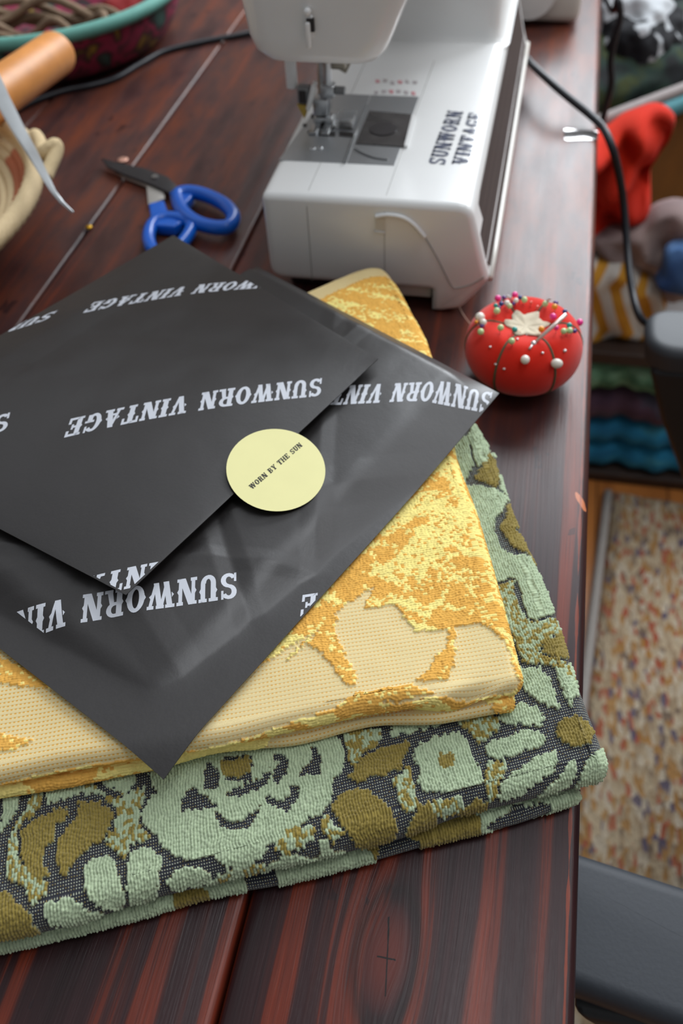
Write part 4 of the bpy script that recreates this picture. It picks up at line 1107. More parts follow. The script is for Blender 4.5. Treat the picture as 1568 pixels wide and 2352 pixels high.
# presser bar, needle bar, threader
ocyl('presser_bar', (-0.2230, 0.684, 0.16), (-0.2240, 0.680, 0.108), 0.0032, STEEL, sm)
ocyl('needle_bar', (-0.2165, 0.672, 0.16), (-0.2170, 0.672, 0.116), 0.0030, STEEL, sm)
obox('needle_clamp', -0.2215, -0.2120, 0.667, 0.678, 0.1105, 0.119, STEEL, sm, 0.001)
ocyl('clamp_screw', (-0.2115, 0.672, 0.115), (-0.204, 0.672, 0.115), 0.0030, GREYP, sm)
ocyl('needle', (-0.2170, 0.672, 0.111), (-0.2170, 0.672, 0.0885), 0.0006, STEEL, sm, seg=8)
obox('threader', -0.2475, -0.2400, 0.664, 0.672, 0.1170, 0.155, WHITE, sm, 0.0015)
obox('threader_hook', -0.2385, -0.2290, 0.660, 0.6675, 0.1085, 0.1210, GREYP, sm, 0.001)
obox('threader_hook', -0.2365, -0.2315, 0.6585, 0.6605, 0.1100, 0.1185, DARKM, sm)
obox('threader_arm', -0.2295, -0.2262, 0.658, 0.668, 0.104, 0.124, WHITE, sm, 0.0012, M=Matrix.Translation((-0.228, 0.66, 0.114)) @ Matrix.Rotation(0.3, 4, 'Y') @ Matrix.Translation((0.228, -0.66, -0.114)))
prism('guide_lever', [(-0.2390, 0.1080), (-0.2310, 0.1075), (-0.2340, 0.0975)], 0.660, 0.668, simple('ochre_lever', srgb(176, 148, 62), 0.5), sm, axis='Y')
bm = bmesh.new(); box(bm, -0.0035, 0.0035, -0.006, 0.006, -0.012, 0.012, 0.001)
o = frombm('foot_lever', bm, simple('beige_lever', srgb(176, 168, 150), 0.45), sm, auto=40); o.matrix_basis = Matrix.Translation((-0.205, 0.70, 0.130)) @ Matrix.Rotation(0.5, 4, 'Y')
obox('foot_holder', -0.2290, -0.2175, 0.668, 0.684, 0.0960, 0.1090, STEEL, sm, 0.0015)
obox('foot_holder', -0.220, -0.204, 0.676, 0.684, 0.128, 0.146, simple('warm_steel', srgb(150, 142, 128), 0.35, 0.6), sm, 0.0015)
for sx in (-0.2295, -0.2200): obox('presser_foot', sx, sx + 0.0062, 0.652, 0.690, 0.0893, 0.0908, STEEL, sm, 0.0005)
obox('presser_foot', -0.2290, -0.2140, 0.668, 0.680, 0.0905, 0.0950, STEEL, sm, 0.001)
obox('presser_foot', -0.2130, -0.198, 0.664, 0.688, 0.0893, 0.0935, CLEAR, sm, 0.001)
def under(child, par):
    for o_ in [c_ for c_ in sm.children if c_.name.split('.')[0] == child]:
        o_.parent = [c_ for c_ in sm.children if c_.name.split('.')[0] == par][0]
for ch_, pa_ in (('cover_latch', 'bobbin_cover'), ('bobbin', 'bobbin_cover'), ('clamp_screw', 'needle_clamp'), ('threader_hook', 'threader'), ('threader_arm', 'threader'), ('lever_tip', 'lever'), ('feed_slot', 'needle_plate'), ('plate_screw', 'needle_plate'), ('printed_diagram', 'bed'), ('lettering', 'bed')):
    under(ch_, pa_)
adopt(sm)

# ------------------------------------------------------------------ cords
CORD = simple('black_rubber_cord', srgb(30, 33, 40), 0.42, var=0.1, scale=200)
pc = [P(1205, 130, 0.022), P(1228, 155, 0.026), P(1268, 192, 0.024), P(1310, 228, 0.018), P(1352, 262, 0.010), P(1383, 292, 0.0055), P(1404, 335, -0.004), P(1420, 395, -0.03), P(1432, 470, -0.065), P(1440, 570, -0.10), P(1450, 660, -0.12), P(1474, 735, -0.135), Vector((0.100, 0.822, -0.185)), Vector((0.150, 0.828, -0.25)), Vector((0.25, 0.84, -0.38)), Vector((0.34, 0.86, -0.60)), Vector((0.42, 0.87, FZ + 0.016))]
tag(tube('power_cord', catmull(pc, 10), 0.0038, CORD, seg=12), 'thick black cord leaving the sewing machine and hanging over the right table edge', 'cord')
pc = [P(620, 62, 0.0035), P(560, 78, 0.0035), P(470, 95, 0.0035), P(380, 117, 0.0035), P(320, 148, 0.0035), P(265, 180, 0.0035), P(215, 195, 0.0035), P(150, 208, 0.0035), P(80, 232, 0.0035), P(20, 262, 0.0035), P(-60, 300, 0.0035)]
tag(tube('power_cord', catmull(pc, 10), 0.0032, CORD, seg=12), 'black cord lying on the table behind the scissors', 'cord')
pc = [Vector((-0.20, 1.50, 0.0045)), Vector((-0.08, 1.38, 0.0045)), Vector((-0.012, 1.27, 0.0055)), Vector((0.014, 1.215, -0.008)), PY(1418, 0, 1.2), PY(1424, 40, 1.2), PY(1412, 85, 1.2), PY(1402, 140, 1.2), PY(1404, 190, 1.2), PY(1392, 240, 1.2), PY(1380, 290, 1.2)]
tag(tube('power_cord', catmull(pc, 10), 0.0042, CORD, seg=10), 'thin black cord dangling in front of the black and white cloth', 'cord')
tag(tube('sewing_thread', catmull([P(1048, 690, 0.001), P(1062, 720, 0.001), P(1085, 748, 0.012), P(1100, 745, 0.030), P(1118, 745, 0.036), P(1150, 748, 0.041), P(1190, 760, 0.044), P(1206, 775, 0.040)], 8), 0.00028, simple('pale_thread', srgb(226, 190, 170), 0.7), seg=6), 'single pale thread running from the machine onto the pincushion', 'thread')
# ------------------------------------------------------------------ pincushion
def mat_felt(name, c, sc=1500):
    t = NT(name); f = t.noise(t.obj(), sc, 4, 0.7)
    t.color(t.ramp(f, [(0.3, tuple(v * 0.82 for v in c[:3]) + (1,)), (0.7, c)])).set(Roughness=0.95, Sheen_Weight=0.3, Specular_IOR_Level=0.1); t.bump(f, 0.5, 0.0006); return t.m
REDC = mat_felt('red_cotton', srgb(222, 38, 20)); FELT = mat_felt('cream_felt', srgb(226, 214, 188)); GREENS = simple('dark_green_string', srgb(84, 82, 58), 0.8)
CX0, CY0, CR, CH = -0.0498, 0.4975, 0.0392, 0.0510
pin_cushion = empty('pincushion', (CX0, CY0, 0), 'red tomato pincushion with cream felt top, near the right edge of the table', 'pincushion')
LOBE0 = math.radians(5)
def cush(th, ph):
    """th: 0 top .. pi bottom, ph azimuth"""
    lob = abs(math.sin(3 * (ph - LOBE0)))
    s, c = math.sin(th), math.cos(th)
    r = CR * (abs(s) ** 0.74) * (1 - 0.022 * (1 - lob) ** 4)
    z = (abs(c) ** 0.9) * (1 if c > 0 else -1)
    dimp = 0.010 * math.exp(-(th / 0.42) ** 2)
    zz = CH * 0.5 + z * CH * 0.5 - dimp - (0.0012 * (1 - lob) ** 3 if c > 0.1 else 0)
    return Vector((CX0 + r * math.cos(ph), CY0 + r * math.sin(ph), max(0.0004, zz + 0.0006)))
nT, nP = 70, 144
V = np.array([cush(0.02 + (PI - 0.04) * i / (nT - 1), 2 * PI * j / nP) for i in range(nT) for j in range(nP)])
cu = grid_mesh('cushion', V, nT, nP, REDC, pin_cushion, close=True)
for k in range(6):
    ph = LOBE0 + k * PI / 3
    pts = []
    for i in range(26):
        th = 0.26 + (2.75 - 0.26) * i / 25; p = cush(th, ph); n = Vector((p.x - CX0, p.y - CY0, (p.z - CH * 0.45) * 1.2)).normalized(); pts.append(p + n * 0.0002)
    tube('string', pts, 0.00085, GREENS, pin_cushion, seg=8)
bm = bmesh.new(); N = 48; cv = bm.verts.new((CX0, CY0, cush(0.02, 0).z + 0.0012)); rows = []
for rr in (0.3, 0.6, 1.0):
    row = []
    for j in range(N):
        ph = 2 * PI * j / N; rad = (0.0126 + 0.0022 * math.cos(6 * (ph - LOBE0)) + 0.0007 * math.sin(13 * ph)) * rr
        th = 0.02
        for _ in range(60):
            p = cush(th, ph)
            if math.hypot(p.x - CX0, p.y - CY0) >= rad: break
            th += 0.02
        row.append(bm.verts.new((CX0 + rad * math.cos(ph), CY0 + rad * math.sin(ph), p.z + 0.0010)))
    rows.append(row)
for j in range(N): bm.faces.new((cv, rows[0][j], rows[0][(j + 1) % N]))
for a, b in zip(rows, rows[1:]):
    for j in range(N): bm.faces.new((a[j], b[j], b[(j + 1) % N], a[(j + 1) % N]))
e = bmesh.ops.extrude_face_region(bm, geom=bm.faces[:]); bmesh.ops.translate(bm, vec=(0, 0, -0.0008), verts=[g for g in e['geom'] if isinstance(g, bmesh.types.BMVert)])
bmesh.ops.recalc_face_normals(bm, faces=bm.faces)
frombm('felt_top', bm, FELT, pin_cushion)
adopt(pin_cushion)
me = cu.data; CB = BVHTree.FromPolygons([Vector(v) for v in V], [tuple(p.vertices) for p in me.polygons])
def pearl(name, c, rough=0.22): return simple(name, c, rough, var=0.04, scale=30, Coat_Weight=0.5, Coat_Roughness=0.1)
PC = {'pink': pearl('hot_pink_pearl', srgb(240, 50, 150)), 'mint': pearl('pale_green_pearl', srgb(190, 212, 152)), 'teal': pearl('teal_pearl', srgb(20, 150, 140)),
      'navy': pearl('navy_pearl', srgb(36, 52, 120)), 'purple': pearl('purple_pearl', srgb(92, 50, 130)), 'yellow': pearl('golden_yellow_pearl', srgb(240, 160, 30)),
      'white': pearl('white_pearl', srgb(232, 226, 214)), 'clear': pearl('clear_red_glass', srgb(236, 96, 80)), 'steel': simple('pin_steel', srgb(205, 196, 194), 0.3, 0.8)}
PINS = [('pink', 505, 222, 37, 'at the upper left rim'), ('purple', 573, 215, 27, 'right of the upper left pink pin'), ('pink', 695, 182, 36, 'standing highest at the back'), ('navy', 755, 212, 27, 'right of the highest pink pin'),
 ('mint', 803, 238, 36, 'at the back, left of the clear red ones'), ('white', 708, 247, 30, 'at the back, just left of the felt top'), ('purple', 680, 280, 22, 'amid the back left pearls'), ('white', 607, 277, 36, 'behind the left corner of the felt'),
 ('mint', 636, 308, 31, 'touching the left corner of the felt'), ('navy', 542, 283, 30, 'in the left cluster, below the pink pin'), ('teal', 480, 303, 27, 'outermost of the left cluster'), ('purple', 520, 325, 20, 'half hidden below the navy pin of the left cluster'),
 ('mint', 493, 363, 39, 'lowest of the left cluster'), ('white', 303, 435, 56, 'large, at the far left above the thread'), ('white', 340, 492, 40, 'close below the large left one'), ('yellow', 262, 487, 20, 'peeping out beside the large left pearl'), ('purple', 325, 530, 28, 'under the large left pearls'),
 ('mint', 312, 597, 38, 'lowest at the far left'), ('mint', 535, 552, 38, 'on the front left, on the thread'), ('teal', 693, 574, 34, 'left of the front string'), ('mint', 660, 703, 39, 'lowest of the pale green ones in front'),
 ('mint', 1037, 284, 35, 'at the back right rim'), ('purple', 1155, 275, 30, 'behind the back right yellow pin'), ('yellow', 1143, 316, 34, 'at the back right'), ('navy', 1257, 370, 29, 'beside the tip of the needle case'),
 ('pink', 1125, 427, 39, 'right of the felt top'), ('pink', 1160, 552, 31, 'half under the needle case'), ('yellow', 993, 568, 36, 'at the front corner of the felt'), ('teal', 1308, 525, 33, 'at the right rim'), ('mint', 1245, 592, 36, 'left one of the pair at the right rim'),
 ('mint', 1312, 585, 38, 'right one of the pair at the right rim'), ('purple', 1367, 590, 27, 'outermost of the low right rim'), ('pink', 1425, 492, 40, 'sticking out farthest to the right'),
 ('white', 812, 912, 52, 'round, in the middle of the front'), ('white', 1168, 955, 74, 'largest oval one, on the front right'),
 ('clear', 878, 270, 18, 'behind the felt, left of two'), ('clear', 950, 318, 19, 'at the back edge of the felt'),
 ('steel', 418, 768, 16, 'on the left side, uppermost'), ('steel', 478, 962, 17, 'on the lower left side'), ('steel', 575, 1015, 18, 'close left of the front string'), ('steel', 725, 680, 15, 'just left of the front string, near the top'), ('steel', 1008, 835, 18, 'on the front, right of the needle tip'), ('steel', 1258, 810, 22, 'right of the right-hand string')]
CN = {'mint': 'pale green', 'white': 'white pearl', 'clear': 'clear red', 'steel': 'plain steel', 'yellow': 'golden yellow', 'pink': 'hot pink'}
for k, zx, zy, zr, where in PINS:
    px_, py_ = 1040 + zx / 4.9, 640 + zy / 4.9
    d = px_dir(px_, py_).normalized()
    hit = CB.ray_cast(CAM, d); 
    near = hit[0]
    ctr = Vector((CX0, CY0, CH * 0.42))
    rad = zr / 4.9 / F_PX * 0.615
    if k == 'steel': out = 0.0006
    elif zr > 50: out = rad * 0.75
    else: out = 0.0022 + rad
    if near is None:
        # head stands clear of the outline: closest approach of the ray to the cushion
        best = None
        for i in range(400):
            q = CAM + d * (0.50 + i * 0.0006); c_, n_, f_, dist = CB.find_nearest(q)
            if best is None or dist < best[0]: best = (dist, q.copy(), c_.copy())
        headc, root_ = best[1], best[2]
    else:
        n_ = (near - ctr).normalized()
        # slide back along the view ray until the head clears the cloth by `out`
        t_ = (near - CAM).length; q = near
        for i in range(80):
            q = CAM + d * (t_ - i * 0.0004); c_, _n, _f, dist = CB.find_nearest(q)
            if dist >= out: break
        headc, root_ = q, c_
    pt = empty('dressmaking_pin', tuple(root_), '%s headed pin in the pincushion, %s' % (CN.get(k, k), where), 'pin', 'pins in the pincushion')
    rad = zr / 4.9 / F_PX * (headc - CAM).dot(fwd)
    dirn = (headc - root_); dirn = dirn.normalized() if dirn.length > 1e-5 else (headc - ctr).normalized()
    sc = (1, 1, 1) if k != 'steel' else (1, 1, 0.7)
    if zx == 1168: sc = (1.0, 0.8, 0.82)
    h = uvball('pin_head', (0, 0, 0), rad * (0.92 if zx == 1168 else 1), PC[k], pt, 18, sc)
    h.matrix_basis = Matrix.Translation(headc)
    sh = ocyl('shaft', headc, root_ - dirn * 0.006, 0.00028, PC['steel'], pt, seg=6)
    adopt(pt)
# thin glass needle tube stuck in the cushion
a = P(1040 + 1275 / 4.9, 640 + 398 / 4.9, 0.0605); b = P(1040 + 905 / 4.9, 640 + 735 / 4.9, 0.0455)
bb_ = CB.ray_cast(CAM, px_dir(1040 + 880 / 4.9, 640 + 765 / 4.9).normalized())[0]
nd = empty('sewing_needle', tuple(bb_), 'long pale needle slanting across the right of the pincushion top', 'needle')
tube('shaft', [a, a * 0.5 + b * 0.5, b], [0.0013, 0.00125, 0.0011], simple('pale_rose_metal', srgb(232, 214, 206), 0.25, 0.5), nd, seg=12)
uvball('bead', b, 0.0022, PC['steel'], nd, 16)
tube('tip', [b, bb_ - (b - bb_).normalized() * 0.003], 0.0009, PC['steel'], nd, seg=8)
adopt(nd)
tag(tube('sewing_needle', [CB.ray_cast(CAM, px_dir(1040 + 800 / 4.9, 640 + 560 / 4.9).normalized())[0] + Vector((0, 0, 0.003)), CB.ray_cast(CAM, px_dir(1040 + 830 / 4.9, 640 + 640 / 4.9).normalized())[0]], 0.0008, PC['steel'], seg=8), 'short steel needle by the front edge of the felt top', 'needle')
a_ = P(1040 + 1095 / 4.9, 640 + 225 / 4.9, 0.058); b_ = P(1040 + 1035 / 4.9, 640 + 262 / 4.9, 0.047)
tag(tube('sewing_needle', [a_, b_, b_ + Vector((0, 0, -0.008))], 0.0007, PC['steel'], seg=8), 'short pale needle leaning at the back right of the pincushion', 'needle')
a_ = P(1040 + 610 / 4.9, 640 + 192 / 4.9, 0.054); b_ = P(1040 + 668 / 4.9, 640 + 250 / 4.9, 0.046)
tag(tube('sewing_needle', [a_, b_, b_ + Vector((0.001, 0, -0.008))], 0.0007, PC['steel'], seg=8), 'short pale needle leaning at the back left of the pincushion', 'needle')
# ------------------------------------------------------------------ scissors
BLUE = simple('glossy_blue_plastic', srgb(0, 98, 208), 0.3, var=0.04, scale=20, Coat_Weight=0.2)
BLADE = simple('dark_steel_blade', srgb(58, 56, 58), 0.38, 0.6, var=0.1); TANG = simple('pale_steel_tang', srgb(168, 164, 158), 0.4, 0.4)
sc = empty('scissors', (-0.375, 0.71, 0), 'open scissors with blue handles lying on the table behind the packages', 'scissors')
Q = lambda x, y, z=0.005: P(x, y, z)
def platepx(name, pxs, z0, z1, mat, parent, bev=0.0006): return prism(name, [(Q(*q, z1).x, Q(*q, z1).y) for q in pxs], z0, z1, mat, parent, bev)
platepx('blade', ((232, 362), (268, 372), (330, 385), (385, 405), (412, 432), (396, 445), (350, 424), (285, 400), (246, 382)), 0.0052, 0.0078, BLADE, sc)
platepx('blade', ((240, 374), (300, 398), (352, 412), (372, 425), (378, 455), (340, 470), (336, 426), (280, 404)), 0.0022, 0.0050, TANG, sc)
c = Q(356, 407, 0.008); ocyl('pivot_screw', (c.x, c.y, 0.0025), (c.x, c.y, 0.0092), 0.0028, STEEL, sc)
def handle(pts, loop, z, r, name):
    h = tube(name, catmull([Q(*p, z) for p in pts], 8), [r] * (8 * (len(pts) - 1) + 1), BLUE, sc, seg=12)
    return h
big = [Q(*p, 0.011) for p in ((408, 452), (420, 486), (450, 510), (490, 522), (525, 520), (536, 498), (520, 474), (490, 456), (455, 444), (425, 442))]
tube('handle', catmull(big, 8, True), 0.0062, BLUE, sc, seg=14, closed=True)
platepx('handle', ((388, 440), (405, 430), (450, 432), (440, 452), (415, 480), (398, 462)), 0.003, 0.013, BLUE, sc, 0.002)
small = [Q(*p, 0.009) for p in ((372, 512), (350, 525), (342, 552), (352, 580), (390, 590), (430, 560), (436, 528), (410, 514))]
small = [Q(*p, 0.009) for p in ((362, 506), (346, 524), (342, 552), (356, 578), (392, 580), (424, 552), (440, 520), (424, 506), (392, 500))]
tube('handle', catmull(small, 8, True), 0.0055, BLUE, sc, seg=14, closed=True)
platepx('handle', ((340, 466), (376, 458), (390, 498), (420, 508), (400, 520), (356, 516), (345, 495)), 0.0015, 0.0115, BLUE, sc, 0.002)
adopt(sc)
c = P(204, 522, 0.0015); tag(uvball('brass_bead', (c.x, c.y, 0.0016), 0.0032, simple('brass', srgb(196, 150, 40), 0.3, 0.8), None, 14, (1, 1, 0.5)), 'tiny brass bead on the table in front of the scissor tips', 'bead')

# ------------------------------------------------------------------ straw basket
def mat_straw(name, a, b, st, ang_n=260):
    t = NT(name); co = t.obj(); f = t.noise(co, 500, 3)
    at = t.n('ShaderNodeAttribute', attribute_name='tint').outputs['Color']
    t.color(t.mix(t.math('MULTIPLY', f, 0.45), at, srgb(*st))).set(Roughness=0.8); t.bump(f, 0.6, 0.001); return t.m
STRAW = mat_straw('coiled_straw', None, None, (150, 116, 74))
BC = Vector((-0.624, 0.550)); BR = 0.186
sb = empty('straw_basket', (BC.x, BC.y, 0), 'coiled pale straw basket with a rim loop, cut by the left edge', 'basket')
V = []; F_ = []; T_ = []
prof = []
for k in range(13):
    u = k / 12.0; prof.append((BR * (1 - 0.52 * u ** 1.3), 0.060 - 0.052 * (u ** 0.85)))
prof = prof + [(BR * (0.44 - 0.06 * k), 0.0075) for k in range(1, 7)]
for ci, (rr, zz) in enumerate(prof):
    base = len(V); NS = 220; sg = 10; rt_ = 0.0052 if ci else 0.0075
    rust = ci in (2, 3, 6, 7, 10)
    for i in range(NS):
        a = 2 * PI * i / NS; bumpy = 1 + 0.10 * (i % 2)
        for k in range(sg):
            b = 2 * PI * k / sg; q_ = rr + rt_ * bumpy * math.cos(b)
            V.append((BC.x + q_ * math.cos(a), BC.y + q_ * math.sin(a), max(0.0005, zz + rt_ * bumpy * math.sin(b))))
            T_.append(srgb(178, 92, 62)[:3] if (rust and (i // 9) % 3 != 0) else (srgb(222, 200, 158)[:3]))
    for i in range(NS):
        for k in range(sg): F_.append((base + i * sg + k, base + i * sg + (k + 1) % sg, base + ((i + 1) % NS) * sg + (k + 1) % sg, base + ((i + 1) % NS) * sg + k))
def tinted(name, V, F_, T_, mat, parent):
    me = bpy.data.meshes.new(name); me.from_pydata(V, [], F_); me.update()
    at = me.attributes.new('tint', 'FLOAT_COLOR', 'POINT'); at.data.foreach_set('color', np.concatenate([np.array(T_), np.ones((len(T_), 1))], 1).astype(np.float32).ravel())
    return link(name, me, mat, parent)
tinted('coil_wall', V, F_, T_, STRAW, sb)
hp = [P(70, 350, 0.062), P(74, 322, 0.066), P(82, 312, 0.068), P(92, 330, 0.068), P(98, 352, 0.068), P(112, 342, 0.071), P(128, 333, 0.072), P(128, 352, 0.068), P(114, 385, 0.063), P(104, 408, 0.060)]
hv, hf = tube_pts(catmull(hp, 8), 0.0058, 12); tinted('rim_loop', [tuple(v) for v in hv], hf, [srgb(226, 204, 160)[:3]] * len(hv), STRAW, sb)
adopt(sb)
# ------------------------------------------------------------------ tweezers
TW = simple('brushed_tweezer_steel', srgb(190, 194, 196), 0.3, 0.55, var=0.04)
tw = empty('tweezers', tuple(P(60, 300, 0.075)), 'steel tweezers with a bent fine tip leaning over the straw basket', 'tweezers')
def blade(pxw, dz, name):
    L_, R_ = [], []
    bm = bmesh.new(); rows = []
    for (x, y, w, z) in pxw:
        c_ = P(x, y, z + dz); s_ = rt * (w / 2 / F_PX * (c_ - CAM).length * 0.98)
        th = Vector((0, 0, 0.0009))
        rows.append([bm.verts.new(c_ - s_ + th * 0.2), bm.verts.new(c_ + th), bm.verts.new(c_ + s_ + th * 0.2), bm.verts.new(c_ - th)])
    for a_, b_ in zip(rows, rows[1:]):
        for k in range(4): bm.faces.new((a_[k], a_[(k + 1) % 4], b_[(k + 1) % 4], b_[k]))
    bm.faces.new(rows[0]); bm.faces.new(rows[-1][::-1]); bmesh.ops.recalc_face_normals(bm, faces=bm.faces)
    return frombm(name, bm, TW, tw, auto=60)
blade([(-30, 150, 34, 0.120), (4, 222, 32, 0.108), (40, 290, 27, 0.094), (75, 350, 22, 0.090), (100, 398, 18, 0.088), (122, 438, 12, 0.083), (142, 464, 9, 0.078), (168, 487, 4, 0.073)], 0.0, 'arm')
blade([(-30, 165, 30, 0.112), (2, 232, 26, 0.100), (38, 298, 22, 0.086), (72, 356, 18, 0.086), (98, 402, 13, 0.084), (120, 440, 9, 0.079), (140, 465, 7, 0.075), (166, 488, 4, 0.071)], 0.0, 'arm')
adopt(tw)
# ------------------------------------------------------------------ floral basket with teal rim
FC = Vector((-0.648, 1.035)); FR = 0.172
fb = empty('fabric_basket', (FC.x, FC.y, 0), 'floral covered basket with teal rim and wooden handle at the top left', 'basket')
def mat_floral():
    t = NT('dark_floral_cloth'); co = t.obj(); n = t.noise(co, 26, 2, 0.5, 0.6)
    t.color(t.ramp(n, [(0.30, srgb(58, 92, 84)), (0.42, srgb(46, 36, 40)), (0.54, srgb(150, 40, 74)), (0.62, srgb(60, 34, 36)), (0.70, srgb(140, 112, 40))])).set(Roughness=0.8); return t.m
ring = [(FC.x + FR * math.cos(2 * PI * i / 96), FC.y + FR * math.sin(2 * PI * i / 96)) for i in range(96)]
secs = []
for (s_, z_) in ((0.78, 0.001), (0.90, 0.012), (0.97, 0.034), (0.995, 0.056), (0.975, 0.056), (0.95, 0.034), (0.88, 0.014), (0.70, 0.006)):
    secs.append([(FC.x + (x - FC.x) * s_, FC.y + (y - FC.y) * s_, z_) for x, y in ring])
loft('wall', secs, mat_floral(), fb)
tube('rim', [(x, y, 0.060) for x, y in ring], 0.0070, simple('teal_cloth_piping', srgb(96, 158, 146), 0.7, var=0.1), fb, closed=True, seg=14)
w0, w1 = P(132, 120, 0.074), P(-70, 262, 0.082)
tube('handle', [w0, w0 * 0.98 + w1 * 0.02, w1], [0.0185, 0.0195, 0.0195], simple('orange_turned_wood', srgb(200, 132, 66), 0.45, var=0.14, scale=45), fb, seg=40).data.set_sharp_from_angle(angle=math.radians(50))
adopt(fb)
ROPE = simple('tan_cord', srgb(128, 106, 84), 0.8, var=0.25, scale=200)
pts = []
for i in range(150):
    a = i * 0.21; rr = 0.055 + 0.022 * math.sin(i * 0.13) + 0.00028 * i
    pts.append((FC.x + 0.02 + rr * math.cos(a) * 1.25, FC.y - 0.045 + rr * math.sin(a) * 0.72, 0.014 + 0.010 * math.sin(i * 0.9) + 0.00016 * i))
tag(tube('coiled_cord', catmull(pts, 3), 0.0048, ROPE, seg=8), 'loosely coiled tan cord lying inside the floral basket', 'cord')
c = P(300, 12, 0.03)
bm = bmesh.new(); bmesh.ops.create_icosphere(bm, subdivisions=3, radius=0.026)
for v in bm.verts: v.co *= 1 + 0.25 * math.sin(v.co.x * 190) * math.sin(v.co.y * 170 + 1); v.co.z *= 0.55
bmesh.ops.translate(bm, vec=(c.x - 0.012, c.y + 0.008, 0.022), verts=bm.verts)
tag(frombm('red_cloth_scrap', bm, simple('deep_red_cloth', srgb(128, 10, 12), 0.85)), 'crumpled deep red cloth scrap inside the floral basket', 'cloth')
# glued spot on the table by the scissor tips
c = P(282, 367, 0.001); tag(uvball('copper_disc', (c.x, c.y, 0.0012), 0.0052, simple('pale_copper', srgb(222, 170, 150), 0.3, 0.5), None, 18, (1, 1, 0.22)), 'small shiny copper coloured disc under the scissor blade tips', 'disc')
# ------------------------------------------------------------------ low shelf with folded cloths, right of the table
SH = simple('dark_shelf_wood', srgb(52, 36, 28), 0.5, var=0.2, scale=40)
YS = 1.15
zt = PY(1440, 815, YS).z
shelf = empty('shelf_unit', (0.35, 1.35, FZ), 'low dark shelf unit holding folded cloths, behind the right table edge', 'shelf')
obox('top_board', -0.42, 0.90, YS, 1.98, zt - 0.022, zt, SH, shelf, 0.002)
obox('bottom_board', -0.42, 0.90, YS, 1.98, FZ + 0.001, FZ + 0.022, SH, shelf, 0.002)
obox('side_panel', -0.44, -0.42, YS, 1.98, FZ + 0.001, zt, SH, shelf, 0.002)
obox('side_panel', 0.90, 0.92, YS, 1.98, FZ + 0.001, zt, SH, shelf, 0.002)
obox('back_panel', -0.42, 0.90, 1.972, 1.98, FZ + 0.022, zt - 0.022, SH, shelf)
adopt(shelf)
def mat_cloth(name, stops, sc=(20, 20, 20), det=3, bump=0.4):
    t = NT(name); co = t.obj(); n = t.noise(t.mapping(co, sc), 1.0, det)
    t.color(t.ramp(n, stops)).set(Roughness=0.95); t.bump(t.noise(co, 900, 3), bump, 0.002); return t.m
def folded(name, x0, x1, y0, y1, z0, z1, mat, label, group=None, folds=2):
    """a folded cloth: soft layers with a rounded front fold"""
    root = empty(name, ((x0 + x1) / 2, (y0 + y1) / 2, z0), label, 'cloth', group)
    h = (z1 - z0) / folds
    for k in range(folds):
        r_ = h / 2 * 0.98; zc_ = z0 + h * (k + 0.5); n = 40
        secs = []
        for i in range(n):
            x = x0 + (x1 - x0) * i / (n - 1); wob = 0.006 * math.sin(i * 0.5 + k * 2) + 0.004 * math.sin(i * 1.3 + k); e = min(1, min(i, n - 1 - i) / 2.5 + 0.4) ** 0.5
            s_ = []
            for j in range(13):
                a = PI / 2 + PI * j / 12; s_.append((x, y0 + r_ + wob + r_ * math.cos(a) * 1.0, zc_ + r_ * e * math.sin(a)))
            for j in range(5):
                a = -PI / 2 + PI * j / 4; s_.append((x, y1 - r_ + r_ * math.cos(a), zc_ + r_ * e * math.sin(a)))
            secs.append(s_)
        loft('fold', secs, mat, root)
    adopt(root)
zz = [PY(1420, v, YS).z for v in (1092, 1035, 985, 918, 838)]
z0 = FZ + 0.0225
TEAL = mat_cloth('teal_blue_wool', [(0.3, srgb(20, 96, 134)), (0.55, srgb(30, 120, 158)), (0.75, srgb(80, 150, 158))], (14, 14, 40))
PLUM = mat_cloth('plum_tweed', [(0.3, srgb(66, 44, 62)), (0.5, srgb(84, 58, 74)), (0.62, srgb(70, 70, 86)), (0.8, srgb(98, 64, 80))], (16, 16, 30))
SAGE = mat_cloth('sage_boucle', [(0.3, srgb(60, 102, 76)), (0.5, srgb(96, 142, 112)), (0.75, srgb(140, 178, 150))], (36, 36, 60))
YSF = YS + 0.006
folded('folded_blanket', 0.006, 0.36, YSF, 1.50, z0, zz[1], TEAL, 'folded teal blue blanket at the bottom of the stack in the shelf', 'folded blankets in the shelf', 1)
folded('folded_blanket', 0.006, 0.34, YSF, 1.50, zz[1] + 0.0005, zz[2], TEAL, 'folded teal blue blanket directly under the plum one', 'folded blankets in the shelf', 1)
folded('folded_blanket', 0.006, 0.33, YSF, 1.50, zz[2] + 0.0005, zz[3], PLUM, 'folded plum coloured blanket between the teal and sage ones', 'folded blankets in the shelf', 1)
folded('folded_blanket', 0.006, 0.31, YSF, 1.50, zz[3] + 0.0005, min(zz[4], zt - 0.0235), SAGE, 'folded sage green blanket, topmost in the shelf', 'folded blankets in the shelf', 1)
